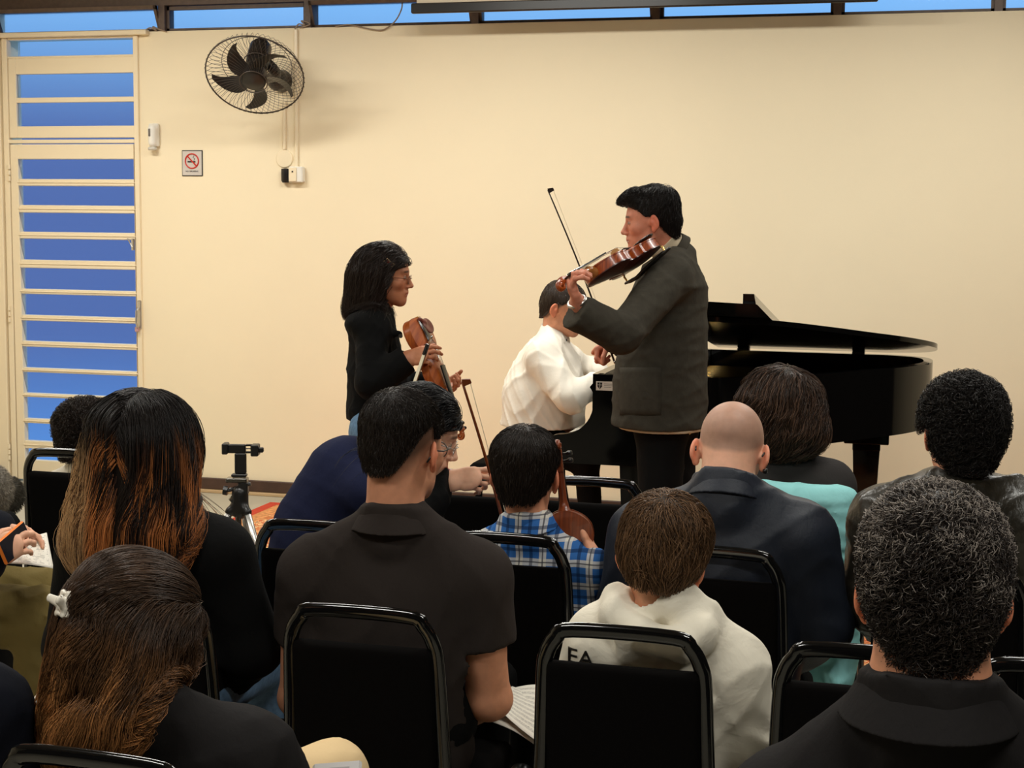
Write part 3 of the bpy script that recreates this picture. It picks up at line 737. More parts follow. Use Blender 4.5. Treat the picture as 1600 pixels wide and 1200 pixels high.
def text(body, loc, size, m, parent, name, R=None, ext=.0004, align='CENTER', rel=True):
    c = bpy.data.curves.new(name, 'FONT'); c.body = body; c.size = size; c.extrude = ext; c.align_x = align; c.align_y = 'CENTER'; c.resolution_u = 3
    o = bpy.data.objects.new('tmp', c); COL.objects.link(o); dg = bpy.context.evaluated_depsgraph_get(); me = bpy.data.meshes.new_from_object(o.evaluated_get(dg)); bpy.data.objects.remove(o)
    v = np.array([tuple(q.co) for q in me.vertices]); f = [tuple(p.vertices) for p in me.polygons]
    R = np.array([[1, 0, 0], [0, 0, -1], [0, 1, 0]]) if R is None else R
    return mesh_np(name, v @ np.array(R).T + np.asarray(loc), f, m, parent, False, rel=rel)
sign()
x, z = wxz(243, 214); r = empty('hand_gel_dispenser', (x, -.04, z - .07), 'white rounded soap dispenser on the wall right of the door', 'dispenser')
q = Sdf(); q.cone((x, -.03, z + .04), (x, -.035, z - .035), .034, .028, k=.01, flat=((1, 0, 0), .9)); q.box((x, -.015, z + .01), (.032, .015, .068), .01, k=.01)
v, f = q.mesh(.004); mesh_np('housing', v, f, M_WHT, r)
MB().box((x - .012, -.068, z + .0), (x - .000, -.060, z + .045), .002).build('level_window', mat('grey_window', (.15, .13, .12), .2), r)
MB().box((x - .024, -.055, z - .08), (x + .024, -.02, z - .06), .006).build('nozzle', mat('grey_plastic', srgb(200, 195, 185), .4), r)

# fan
def fan():
    hub = PY(398, 118, -.42); wallp = PY(441, 127, 0)
    vw = nrm(ray(398, 118)); n = nrm(-vw * .70 + .714 * (-math.sin(.21) * RGT - math.cos(.21) * UPV)); r = empty('wall_fan', (wallp[0], 0, wallp[2]), 'black oscillating wall fan in a round wire cage, tilted down', 'fan')
    a = nrm(np.cross(n, V(0, 0, 1))); b2 = np.cross(n, a); R = .268
    mdark = mat('fan_black', (.016, .013, .011), .35); mw = mat('fan_wire', (.05, .035, .025), .4)
    c = hub; mb = MB(); an = np.linspace(0, 2 * math.pi, 73)[:-1]
    ring = lambda R_, o: [c + n * o + R_ * (math.cos(t) * a + math.sin(t) * b2) for t in an]
    mb.tube(ring(R, .0), .0042, 6, closed=True); mb.tube(ring(.075, .055), .003, 6, closed=True); mb.tube(ring(.075, -.10), .003, 6, closed=True)
    mb.tube(ring(R * .72, -.088), .0018, 5, closed=True)
    NW = 54
    for i in range(NW):
        t = i * 2 * math.pi / NW
        for sg, oo in ((1, .055), (-1, -.105)):
            pts = []
            for u in np.linspace(0, 1, 8):
                rr = .072 + (R * 1.025 - .072) * u; tt = t + sg * .42 * u; hh = oo * math.sqrt(max(0, 1 - u ** 2.4))
                pts.append(c + n * hh + rr * (math.cos(tt) * a + math.sin(tt) * b2))
            mb.tube(pts, .0011, 4)
    mb.build('cage', mw, r, True)
    mb = MB(); mb.lathe(c - n * .01, [(.0, -.02), (.06, -.02), (.068, .0), (.068, .055), (.05, .068), (.0, .072)], n); auto_smooth(mb.build('hub_cap', mdark, r))
    for i in range(5):
        t0 = i * 2 * math.pi / 5 + .55; L = []
        for u in np.linspace(0, 1, 9):
            rr = .05 + .185 * u; tt = t0 - .55 * u * u; wd = .036 * math.sin(math.pi * (.18 + .80 * u)) + .012; tw = .75 - .45 * u
            e = math.cos(tt) * a + math.sin(tt) * b2; g = -math.sin(tt) * a + math.cos(tt) * b2; s_ = g * math.cos(tw) + n * math.sin(tw)
            L.append([c + n * .01 + e * rr + s_ * wd + n * .0015, c + n * .01 + e * rr - s_ * wd + n * .0015, c + n * .01 + e * rr - s_ * wd - n * .0015, c + n * .01 + e * rr + s_ * wd - n * .0015])
        v = np.array(L).reshape(-1, 3); f = []
        for k in range(8):
            for j in range(4): f.append((k * 4 + j, k * 4 + (j + 1) % 4, k * 4 + 4 + (j + 1) % 4, k * 4 + 4 + j))
        f += [(0, 1, 2, 3), (35, 34, 33, 32)]; auto_smooth(MB().add(v, f).build('blade', mdark, r), 50)
    mb = MB(); mb.lathe(c, [(.0, -.27), (.045, -.27), (.062, -.24), (.066, -.13), (.06, -.06), (.03, -.04), (.0, -.04)], n); auto_smooth(mb.build('motor_housing', mdark, r))
    m0 = c - n * .17; mb = MB(); mb.tube(bezier([m0, m0 + V(.08, .05, -.09), wallp + V(-.02, -.16, .0), wallp + V(0, -.05, -.0)], 14), [.03] * 8 + [.026] * 6, 12); mb.build('arm', mdark, r, True)
    q = Sdf(); q.ell(wallp + V(0, -.07, 0), (.058, .07, .062), k=.02); q.cone(wallp + V(0, -.02, 0), wallp, .062, .066, k=.01); q.post.append(lambda F, x, y, z: np.maximum(F, y).astype(np.float32))
    v, f = q.mesh(.006); mesh_np('wall_mount', v, f, mdark, r)
fan()
def conduit(px, py0, py1, w_, label):
    x0, z0 = wxz(px, py0); x1, z1 = wxz(px + 1, py1); tag(MB().box((x0 - w_, -.016, z1), (x0 + w_, 0, z0), .003).build('cable_conduit', M_TRIM), label, 'conduit', 'white cable conduits on the wall')
conduit(463.5, 46, 262, .010, 'longer white cable conduit running from the wall top to the switch box')
conduit(445, 158, 234, .009, 'shorter white cable conduit between the fan and the round cover plate')
x, z = wxz(445, 248); tag(auto_smooth(MB().lathe((x, 0, z), [(.0, 0), (.052, 0), (.052, .006), (.048, .010), (.0, .011)], (0, -1, 0), 32).build('cover_plate', M_TRIM)), 'round cream blanking plate on the wall above the switch', 'cover plate')
x, z = wxz(464, 273); r = empty('switch_box', (x, 0, z - .045), 'small white surface-mounted switch box below the fan', 'switch')
MB().box((x - .035, -.045, z - .045), (x + .052, 0, z + .045), .006).build('box', M_WHT, r)
MB().box((x - .03, -.052, z - .04), (x + .018, -.045, z + .04), .003).build('switch_plate', M_TRIM, r)
MB().box((x - .01, -.055, z + .012), (x - .002, -.051, z + .02)).build('indicator', M_BLK, r)
x, z = wxz(448, 274); tag(auto_smooth(MB().lathe((x, -.02, z), [(.0, -.042), (.018, -.042), (.024, -.03), (.024, .036), (.0, .04)], (0, 0, 1)).build('power_plug', M_BLK)), 'black plug beside the white switch box on the wall', 'plug')
# loose grey cables on the window sill
def cable(pts, label, r_=.004): 
    tag(MB().tube(bezier([V(wxz(a, b_)[0], -.012, wxz(a, b_)[1]) for a, b_ in pts], 30), r_, 6).build('loose_cable', mat('grey_cable', srgb(150, 130, 110), .5), None, True), label, 'cable')
cable([(462, 46), (468, 38), (478, 40), (472, 33), (486, 38), (470, 44)], 'tangled grey cable on the sill above the fan')
cable([(225, 50), (236, 44), (246, 48), (240, 42), (250, 46), (262, 50)], 'tangled grey cable on the sill above the door')
cable([(525, 42), (545, 39), (562, 42), (580, 46), (600, 47), (618, 34), (628, 16), (630, 2)], 'long thin cable looping along the wall top beside the screen')

# projection screen casing hung from the ceiling
ps = PY(643, 18, -.30); pe = PY(1372, 2, -.30); ps2 = PY(643, 9, -.30)
r = empty('projection_screen', ((ps[0] + pe[0]) / 2, -.30, ps[2]), 'long projection screen hanging across the wall top with a black bottom bar', 'screen')
MB().box((ps[0], -.315, ps[2] - .012), (pe[0], -.285, ps[2] + .042), .006).build('weight_bar', M_BLK, r)
MB().box((ps[0] + .03, -.302, ps[2] + .042), (pe[0] - .03, -.298, ZC - .10)).build('screen_fabric', mat('screen_white', srgb(220, 205, 180), .8), r)
MB().box((ps[0] - .09, -.345, ZC - .13), (pe[0] + .09, -.255, ZC), .01).build('casing', M_WHT, r)

# rug
def rug_mat():
    m = mat('patterned_rug', (.5, .2, .08), 1.0); N = m.node_tree.nodes; L = m.node_tree.links; b = N['Principled BSDF']
    t = N.new('ShaderNodeTexCoord'); vo = N.new('ShaderNodeTexVoronoi'); vo.inputs['Scale'].default_value = 7; vo.inputs['Randomness'].default_value = .55
    n1 = N.new('ShaderNodeTexNoise'); n1.inputs['Scale'].default_value = 11; n1.inputs['Detail'].default_value = 6; n1.inputs['Distortion'].default_value = 1.5
    L.new(t.outputs['Object'], vo.inputs['Vector']); L.new(t.outputs['Object'], n1.inputs['Vector'])
    c1 = N.new('ShaderNodeValToRGB'); c1.color_ramp.interpolation = 'CONSTANT'; e_ = c1.color_ramp.elements
    e_[0].color = (*srgb(176, 74, 36), 1); e_[1].position = .38; e_[1].color = (*srgb(206, 156, 100), 1)
    for p_, c_ in ((.45, srgb(190, 84, 40)), (.52, srgb(232, 196, 140)), (.58, srgb(120, 90, 70)), (.63, srgb(205, 120, 60))): x_ = e_.new(p_); x_.color = (*c_, 1)
    L.new(n1.outputs['Fac'], c1.inputs[0])
    c2 = N.new('ShaderNodeValToRGB'); c2.color_ramp.interpolation = 'CONSTANT'; e_ = c2.color_ramp.elements; e_[0].color = (1, 1, 1, 1); e_[1].position = .35; e_[1].color = (0, 0, 0, 1)
    L.new(vo.outputs['Distance'], c2.inputs[0]); mx = N.new('ShaderNodeMix'); mx.data_type = 'RGBA'; L.new(c2.outputs[0], mx.inputs[0]); L.new(c1.outputs[0], mx.inputs[6]); mx.inputs[7].default_value = (*srgb(184, 110, 60), 1)
    L.new(mx.outputs[2], b.inputs['Base Color']); return m
RX0, RX1, RY0, RY1 = -3.58, .9, -3.4, -.24
r = empty('patterned_rug', ((RX0 + RX1) / 2, (RY0 + RY1) / 2, 0), 'large red-bordered oriental rug on the grey floor by the wall', 'rug')
MB().box((RX0 + .16, RY0 + .16, .001), (RX1 - .16, RY1 - .16, .006)).build('field', rug_mat(), r)
bd = MB(); 
for a0, a1, c0, c1 in ((RX0, RX1, RY0, RY0 + .07), (RX0, RX1, RY1 - .07, RY1), (RX0, RX0 + .07, RY0 + .07, RY1 - .07), (RX1 - .07, RX1, RY0 + .07, RY1 - .07)): bd.box((a0, c0, .001), (a1, c1, .006))
bd.build('red_border', mat('rug_red', srgb(184, 56, 30), .95, noise=(60, .15)), r)
bd = MB()
for a0, a1, c0, c1 in ((RX0 + .07, RX1 - .07, RY0 + .07, RY0 + .16), (RX0 + .07, RX1 - .07, RY1 - .16, RY1 - .07), (RX0 + .07, RX0 + .16, RY0 + .16, RY1 - .16), (RX1 - .16, RX1 - .07, RY0 + .16, RY1 - .16)): bd.box((a0, c0, .001), (a1, c1, .0062))
bd.build('inner_border', mat('rug_orange', srgb(200, 136, 82), .95, noise=(45, .35)), r)

# ceiling lamps: long housings whose tubes give the room its light
for k, (lx, ly, kk) in enumerate(LIGHT_SPOTS):
    wh = {-1.7: 'nearest the cream wall', -4.6: 'above the middle of the hall', -7.4: 'above the camera end of the hall'}[ly] + {-4.3: ', by the door side', -2.0: ', in the centre', .4: ', by the piano side', -1.8: ', left one', .8: ', right one'}[lx]
    r = empty('ceiling_lamp', (lx, ly, ZC), 'long ceiling lamp housing ' + wh, 'lamp', 'ceiling lamps above the hall')
    MB().box((lx - .64, ly - .15, ZC - .008), (lx + .64, ly + .15, ZC), .002).build('housing', M_WHT, r)
# ------------------------------------------------------------------ chairs
M_TUBE = mat('black_lacquered_tube', (.004, .004, .004), .12, coat=.6)
M_CLOTH_CH = mat('black_chair_fabric', (.0035, .003, .0028), .95, spec=.06, bump=[(700, .3, .001, (1, 1, 1))])
def make_chair():
    """origin on the floor under the middle of the back; faces +Y"""
    r = empty('stacking_chair', (0, 0, 0)); w0, w1, zt = .150, .160, .872
    def pth(off=0):
        pts = [(-w1 - .01, -.03, .45), (-w1, -.03, .60), (-w0 - .003, -.045, zt - .10), (-w0 + .004, -.052, zt - .055), (-w0 + .022, -.056, zt - .022), (-w0 + .055, -.058, zt - .004)]
        pts += [(-x, y, z) for x, y, z in pts[::-1]]
        return pts
    pts = bezier(pth(), 56)
    MB().tube(pts, .0155, 12, flat=.62, ref=(0, 1, 0)).build('back_frame', M_TUBE, r, True)
    q = Sdf(); 
    n = 7
    S = Sdf(); S.box((0, -.030, .615), (w1 - .012, .017, .190), .014, R=np.array([[1, 0, 0], [0, math.cos(.085), -math.sin(.085)], [0, math.sin(.085), math.cos(.085)]]), k=.01)
    v, f = S.mesh(.008); v[:, 1] += .12 * (v[:, 0] ** 2) * 1.2 - .006
    mesh_np('backrest', v, f, M_CLOTH_CH, r)
    S = Sdf(); S.box((0, .20, .452), (.195, .205, .032), .028, k=.01); v, f = S.mesh(.009); mesh_np('seat', v, f, M_CLOTH_CH, r)
    fr = MB(); fr.tube([(-.175, .0, .41), (-.175, .37, .41), (.175, .37, .41), (.175, .0, .41), (-.175, 0, .41)], .011, 8); fr.tube([(-.17, -.02, .46), (.17, -.02, .46)], .01, 8); fr.build('seat_frame', M_TUBE, r, True)
    for sx in (-1, 1):
        MB().tube(bezier([(sx * .170, -.03, .47), (sx * .176, -.035, .3), (sx * .185, -.085, .0)], 10), .0125, 10).build('leg', M_TUBE, r, True)
        MB().tube(bezier([(sx * .175, .36, .42), (sx * .18, .37, .25), (sx * .188, .39, .0)], 10), .0125, 10).build('leg', M_TUBE, r, True)
        MB().tube([(sx * .181, -.05, .2), (sx * .183, .38, .2)], .008, 8).build('stretcher', M_TUBE, r, True)
    return r
def copy_tree(o, parent=None):
    c = o.copy(); COL.objects.link(c); c.parent = parent
    for ch in list(o.children): copy_tree(ch, c)
    return c
ROWA, ROWB, ROWC, ROWD = -6.38, -5.50, -4.74, -3.88
def chx(px, py, Y): return PY(px, py, Y)[0]
chairs = [  # pixel of the top rail's middle, row, turn, label
    (566, 935, ROWB, 0, 'black chair in the middle, against the back of the charcoal polo shirt'),
    (974, 978, ROWB, 0, 'black chair behind the boy in the white hoodie'),
    (150, 1180, ROWA, -2, 'black chair at the bottom left under the girl with the white hair clip'),
    (493, 806, ROWC, 0, 'black chair right of the tripod, in front of the dark polo shirt'),
    (788, 826, ROWC, 0, 'black chair behind the boy in the blue plaid shirt'),
    (1118, 870, ROWC, -2, 'black chair behind the man with the shaved head'),
    (925, 743, ROWD, 0, 'empty black chair just in front of the standing violinist'),
    (715, 760, ROWD, 0, 'black chair under the outstretched hand holding a bow'),
    (106, 690, ROWD, 0, 'black chair by the door, behind the small curly dark head'),
    (1356, 1028, ROWB, 0, 'black chair directly in front of the grey-haired man in the foreground'),
    (1245, 770, ROWD, 0, 'black chair with the turquoise sweatshirt over its back'),
    (1490, 840, ROWC, 0, 'black chair of the curly-haired person in the leather jacket'),
    (1668, 1030, ROWB, 0, 'black chair cut by the right edge of the frame'),
    (215, 960, ROWB, 0, 'black chair of the woman with very long two-tone hair'),
    (1560, 1240, ROWA, 0, 'black chair under the grey-haired man in the foreground')]
ch0 = make_chair(); CH = []
for i, (px, py, Y, rz, lab) in enumerate(chairs):
    c = ch0 if i == 0 else copy_tree(ch0)
    c.location = (chx(px, py, Y - .05), Y, 0); c.rotation_euler.z = math.radians(rz); tag(c, lab, 'chair', 'black stacking chairs in rows'); CH.append(c)

# ------------------------------------------------------------------ grand piano
M_LACQ = mat('black_piano_lacquer', (.003, .003, .003), .07, coat=.0, spec=.28)
M_GOLD = mat('bronze_iron_plate', srgb(150, 92, 40), .3, metal=.7, noise=(8, .15))
M_WOODIN = mat('red_brown_wood', srgb(120, 58, 24), .35, noise=(20, .2))
def piano():
    X0, X1, YN, YF = -1.31, .06, -2.08, -.62                            # key end, tail, treble side, bass side
    r = empty('grand_piano', ((X0 + X1) / 2, (YN + YF) / 2, 0), 'black lacquered baby grand piano with its lid slightly raised by the wall', 'piano')
    def outline(o=0):
        p = [(X0, YN + .0), (X0 + .25, YN), (X0 + .50, YN + .02), (X0 + .72, YN + .12), (X0 + .92, YN + .34), (X0 + 1.08, YN + .56), (X0 + 1.24, YN + .78), (X1 - .02, YN + 1.02), (X1, YN + 1.20), (X1 - .04, YN + 1.36), (X1 - .18, YF - .01), (X1 - .35, YF)]
        q = bezier([(a, b, 0) for a, b in p], 60)[:, :2]
        return [tuple(t) for t in q] + [(X0, YF)]
    O = np.array(outline()); cen = O.mean(0)
    def inset(d):
        n = len(O); out = []
        for i in range(n):
            t = O[(i + 1) % n] - O[i - 1]; m_ = np.array([-t[1], t[0]]); m_ /= np.linalg.norm(m_) + 1e-9; out.append(O[i] + m_ * d)
        return np.array(out)
    I = inset(.042); zb, zt = .70, 1.0; n = len(O)
    v = np.concatenate([np.c_[O, np.full(n, zb)], np.c_[O, np.full(n, zt)], np.c_[I, np.full(n, zt)], np.c_[I, np.full(n, zb + .02)]])
    f = []
    for i in range(n):
        j = (i + 1) % n
        for a in range(3): f.append((a * n + i, a * n + j, a * n + n + j, a * n + n + i))
    f.append(tuple(range(n - 1, -1, -1)))
    f.append(tuple(range(3 * n, 4 * n)))
    auto_smooth(MB().add(v, f).build('rim', M_LACQ, r))
    Ii = inset(.044)
    k = [p for p in Ii if p[0] > X0 + .28]; MB().prism([tuple(p) for p in k], 2, .90, .915).build('iron_plate', M_GOLD, r)
    st = MB()
    for i in range(40):
        y = YN + .10 + i * .032; xe = np.interp(y, [YN, YN + .12, YN + .34, YN + .78, YN + 1.2, YF], [X0 + .5, X0 + .66, X0 + .85, X0 + 1.15, X1 - .1, X1 - .3])
        if y < YF - .06: st.tube([(X0 + .30, y, .925), (xe, y, .925)], .0012, 4)
    st.build('strings', M_BRASS, r)
    MB().box((X0 + .22, YN + .06, .915), (X0 + .30, YF - .06, .965), .01).build('damper_rail', M_BLK, r)
    # arms in profile, both sides, then the key bed, keys and fallboard
    arm = [(X0 + .02, 1.0), (X0 + .0, .96), (X0 - .012, .945)] + [(X0 + .01 - .155 * (1 - math.cos(t)) ** 1.3, .94 - .20 * math.sin(t)) for t in np.linspace(.15, math.pi / 2, 12)]
    arm += [(X0 - .165, .735), (X0 - .175, .72), (X0 - .175, .62), (X0 + .3, .62), (X0 + .3, 1.0)]
    for y in (YN, YF - .045): auto_smooth(MB().prism(arm, 1, y - .003, y + .045).build('arm', M_LACQ, r), 25)
    MB().box((X0 - .165, YN + .045, .62), (X0 + .28, YF - .045, .685), .006).build('key_bed', M_LACQ, r)
    wk = MB(); bk = MB(); wy = (YF - YN - .20) / 52
    for i in range(52):
        y = YN + .10 + i * wy; wk.box((X0 - .145, y, .70), (X0 + .005, y + wy - .001, .722), .001)
        if (i % 7) in (0, 1, 3, 4, 5): bk.box((X0 - .095, y + wy - .005, .722), (X0 + .005, y + wy + .005, .734), .001)
    wk.build('white_keys', mat('ivory', (.75, .7, .6), .2), r); bk.build('black_keys', M_BLK, r)
    MB().prism([(X0 + .005, .70), (X0 + .03, .70), (X0 + .06, .86), (X0 + .045, .87), (X0 + .005, .74)], 1, YN + .05, YF - .05).build('fallboard', M_LACQ, r)
    MB().box((X0 + .05, YN + .05, .86), (X0 + .22, YF - .05, .90), .004).build('pin_block_cover', M_LACQ, r)
    # music desk lying low behind the keys
    m = MB(); m.box((0, -.33, 0), (.012, .33, .17), .004); a = math.radians(68); R = np.array([[math.cos(a), 0, math.sin(a)], [0, 1, 0], [-math.sin(a), 0, math.cos(a)]]); m.xf((X0 + .10, (YN + YF) / 2, .92), R); m.build('music_desk', M_LACQ, r)
    # lid hinged along the far side
    an = math.radians(8.6); zh = 1.010
    def lidpt(x, y, h): dy = YF - y; return (x, YF - dy * math.cos(an) - h * math.sin(an) * 0 + 0, zh + dy * math.sin(an) + h)
    L = inset(-.018); keep = L[:, 0] > X0 + .33
    Lp = [tuple(p) for p in L[keep]]
    Lp = [(X0 + .33, L[keep][0][1])] + Lp + [(X0 + .33, YF + .018)]
    nn = len(Lp); v = [lidpt(x, y, 0) for x, y in Lp] + [lidpt(x, y, .022) for x, y in Lp]
    auto_smooth(MB().add(np.array(v), [tuple(range(nn - 1, -1, -1)), tuple(range(nn, 2 * nn))] + [(i, (i + 1) % nn, (i + 1) % nn + nn, i + nn) for i in range(nn)]).build('lid', M_LACQ, r))
    # front flap folded back on top of the lid
    fl = MB(); xa, xb = X0 + .34, X0 + .72; pr = [(xa, 0), (xa, .030), (xb - .03, .022), (xb, .0)]
    vv = [lidpt(x, y, .024 + h) for y in (YN - .015, YF + .01) for x, h in ((xa, .0), (xa, .062), (xb - .05, .05), (xb, .0))]
    fl.add(np.array(vv), [(0, 1, 2, 3), (7, 6, 5, 4), (0, 4, 5, 1), (1, 5, 6, 2), (2, 6, 7, 3), (3, 7, 4, 0)]); fl.build('front_flap', M_LACQ, r)
    wv = [lidpt(x, y, h) for y in (YN + .1, YF - .0) for x, h in ((X0 + .60, .08), (X0 + .60, .128), (X0 + .645, .128), (X0 + .655, .08))]
    MB().add(np.array(wv), [(0, 1, 2, 3), (7, 6, 5, 4), (0, 4, 5, 1), (1, 5, 6, 2), (2, 6, 7, 3), (3, 7, 4, 0)]).build('desk_ledge', M_LACQ, r)
    for x in (X0 + .46, X0 + 1.02):
        MB().box((x - .03, YF - .03, .985), (x + .03, YF + .022, 1.012), .004).cyl((x - .032, YF + .015, 1.02), (x + .032, YF + .015, 1.02), .009).build('hinge', M_BLK, r)
    pt = lidpt(X0 + .36, YN + .06, 0); MB().tube([(X0 + .36, YN + .07, .985), pt], .008, 10).build('prop_stick', M_LACQ, r)
    MB().tube([(X1 - .02, YN + 1.02, 1.0), (X1 - .02, YN + 1.0, 1.0)], .004).build('lid_bumper', M_BLK, r)
    # legs, lyre with pedals
    for x, y in ((X0 + .16, YN + .16), (X0 + .16, YF - .16), (X1 - .28, YF - .50)):
        g = MB(); g.box((x - .10, y - .09, .635), (x + .10, y + .09, .70), .004); g.box((x - .062, y - .062, .60), (x + .062, y + .062, .637), .004)
        g.tube([(x, y, .61), (x, y, .12)], [.085, .056], 4, ref=(1, 1, 0)); g.box((x - .045, y - .045, .07), (x + .045, y + .045, .13), .006); L_ = g.build('leg', M_LACQ, r)
        MB().cyl((x, y - .012, .035), (x, y + .012, .035), .034).build('caster', M_BRASS, L_)
    g = MB(); yc = (YN + YF) / 2; g.box((X0 + .10, yc - .11, .10), (X0 + .16, yc + .11, .15), .006); g.tube([(X0 + .13, yc - .09, .12), (X0 + .13, yc - .06, .64)], .016, 10); g.tube([(X0 + .13, yc + .09, .12), (X0 + .13, yc + .06, .64)], .016, 10); g.build('pedal_lyre', M_LACQ, r)
    for k_ in (-1, 0, 1): MB().box((X0 - .02, yc + k_ * .06 - .012, .10), (X0 + .11, yc + k_ * .06 + .012, .108), .003).build('pedal', M_BRASS, r)
    # paper label with a dark shield on the near arm
    a_ = PY(930, 594, YN); x, z = a_[0] + .005, .952
    lb = MB().box((x, YN - .0055, z - .019), (x + .095, YN - .003, z + .019)).build('paper_label', M_WHT, r)
    sh = [(x + .006, z + .014), (x + .006, z - .002), (x + .016, z - .015), (x + .026, z - .002), (x + .026, z + .014)]
    MB().prism(sh, 1, YN - .0062, YN - .005).build('shield_emblem', M_BLK, lb)
    g = MB(); g.box((x + .006, YN - .0066, z + .003), (x + .026, YN - .006, z + .005)); g.box((x + .015, YN - .0066, z - .012), (x + .017, YN - .006, z + .014)); g.build('emblem_cross', M_WHT, lb)
    g = MB(); [g.box((x + .034, YN - .0062, z + .008 - i * .007), (x + .085 - .01 * i, YN - .005, z + .0095 - i * .007)) for i in range(3)]; g.build('small_print', mat('label_grey', (.25, .24, .22), .6), lb)
    # bench
    rb = empty('piano_bench', (-1.80, -1.35, 0), 'black padded bench under the pianist', 'bench')
    S = Sdf(); S.box((-1.80, -1.35, .49), (.17, .32, .04), .025); v, f = S.mesh(.012); mesh_np('seat', v, f, M_CLOTH_CH, rb)
    for sx in (-1, 1):
        for sy in (-1, 1): MB().tube([(-1.80 + sx * .13, -1.35 + sy * .27, .46), (-1.80 + sx * .14, -1.35 + sy * .29, 0)], [.024, .016], 4).build('leg', M_LACQ, rb)
piano()

# ------------------------------------------------------------------ tripod with a phone clamp
def tripod():
    c = P(375, 760, 5.15); r = empty('camera_tripod', (c[0], c[1], 0), 'silver and black tripod with an empty phone clamp, standing on the rug', 'tripod')
    g = P(374, 692, 5.15); X, Y = c[0], c[1]
    z = lambda py: P(375, py, 5.15)[2]
    s = 2400 / 5.15; R = np.stack([RGT * 1.0, _f0, V(0, 0, 1)], 1)
    def wpt(px, py, dy=0.): return V(*(P(px, py, 5.15))) + _f0 * dy
    m = MB(); a, b = wpt(350, 702), wpt(404, 703)
    def bx(mb, x0, y0, x1, y1, dep, bev=.003, dy=0):
        p0 = wpt((x0 + x1) / 2, (y0 + y1) / 2, dy); mb.box((-(x1 - x0) / 2 / s, -dep / 2, -(y1 - y0) / 2 / s), ((x1 - x0) / 2 / s, dep / 2, (y1 - y0) / 2 / s), bev, R=np.stack([_r0, _f0, V(0, 0, 1)], 1), c=p0)
    bx(m, 348, 692, 357, 709, .045); bx(m, 356, 694, 384, 708, .018); bx(m, 384, 694, 394, 697, .014, .001); bx(m, 384, 705, 394, 708, .014, .001); bx(m, 393, 694, 405, 712, .045); bx(m, 404, 699, 412, 707, .018)
    bx(m, 367, 708, 385, 740, .016); bx(m, 362, 740, 386, 745, .03); m.build('phone_clamp', M_BLK, r)
    m = MB(); bx(m, 384, 700, 393, 702, .004, .0005); m.build('clamp_rods', M_CHROME, r)
    m = MB(); bx(m, 354, 746, 387, 753, .045); m.build('quick_release_plate', mat('dark_chrome', (.2, .19, .17), .25, metal=1.0), r)
    m = MB(); bx(m, 373, 753, 388, 773, .035); m.tube([wpt(352, 766), wpt(358, 766), wpt(386, 757), wpt(392, 756)], .007, 8); m.tube([wpt(349, 766), wpt(356, 767)], .016, 10); m.build('pan_head', M_BLK, r)
    m = MB(); m.tube([wpt(376, 768), wpt(362, 784)], .014, 10); m.tube([wpt(372, 772), wpt(373, 860)], .011, 10); m.build('centre_column', mat('dark_chrome'), r)
    m = MB(); cz = z(785); q = Sdf(); cc = V(X, Y, cz); q.cone(cc + V(0, 0, .03), cc - V(0, 0, .03), .028, k=.01)
    tops = [];  cyaw = [math.radians(t) for t in (200, 320, 80)]
    for t in cyaw:
        d = V(math.cos(t + YAW), math.sin(t + YAW), 0); q.cone(cc, cc + d * .035 - V(0, 0, .03), .018, .016, k=.01); tops.append(d)
    v, f = q.mesh(.005); mesh_np('shoulder', v, f, M_BLK, r)
    for d in tops:
        p0 = cc + d * .035 - V(0, 0, .03); p1 = V(X, Y, .02) + d * .30
        m = MB(); m.tube([p0, p0 + (p1 - p0) * .45], .0125, 10); leg = m.build('leg', M_CHROME, r, True)
        MB().tube([p0 + (p1 - p0) * .43, p0 + (p1 - p0) * .80], .0095, 10).build('lower_tube', M_CHROME, leg, True)
        MB().tube([p0 + (p1 - p0) * .78, p1], .0075, 10).build('tip_tube', M_CHROME, leg, True)
        for u in (.43, .79): e = p0 + (p1 - p0) * u; MB().tube([e - nrm(p1 - p0) * .018, e + nrm(p1 - p0) * .018], .017, 8).build('leg_lock', M_BLK, leg)
        MB().tube([p1 + V(0, 0, .01), p1 - V(0, 0, .02)], [.012, .015], 8).build('rubber_foot', M_BLK, leg)
        MB().tube([p0 + (p1 - p0) * .35, V(X, Y, z(855))], .004, 6).build('brace', M_BLK, r)
tripod()

# ------------------------------------------------------------------ violins and bows
def wood(name, c, c2):
    m = mat(name, c, .34, coat=.25); N = m.node_tree.nodes; L = m.node_tree.links; b = N['Principled BSDF']
    t = N.new('ShaderNodeTexCoord'); mp_ = N.new('ShaderNodeMapping'); mp_.inputs['Scale'].default_value = (60, 3, 3); n = N.new('ShaderNodeTexNoise'); n.inputs['Scale'].default_value = 2.5; n.inputs['Detail'].default_value = 3
    r_ = N.new('ShaderNodeValToRGB'); r_.color_ramp.elements[0].color = (*c, 1); r_.color_ramp.elements[1].color = (*c2, 1); r_.color_ramp.elements[0].position = .35; r_.color_ramp.elements[1].position = .7
    L.new(t.outputs['Object'], mp_.inputs[0]); L.new(mp_.outputs[0], n.inputs['Vector']); L.new(n.outputs['Fac'], r_.inputs[0]); L.new(r_.outputs[0], b.inputs['Base Color']); return m
W_RED = wood('amber_violin_varnish', srgb(176, 78, 16), srgb(120, 44, 8)); W_BACK = wood('dark_red_violin_back', srgb(84, 26, 8), srgb(56, 14, 5)); W_ORG = wood('orange_violin_varnish', srgb(178, 92, 36), srgb(140, 62, 22))
W_BROWN = wood('brown_violin_varnish', srgb(140, 66, 28), srgb(96, 40, 16))
M_EBONY = mat('ebony', (.012, .010, .009), .22, coat=.3); M_STEEL = mat('steel_string', (.6, .58, .55), .25, metal=1.0); M_IVORY = mat('bow_hair_white', srgb(235, 222, 190), .5)
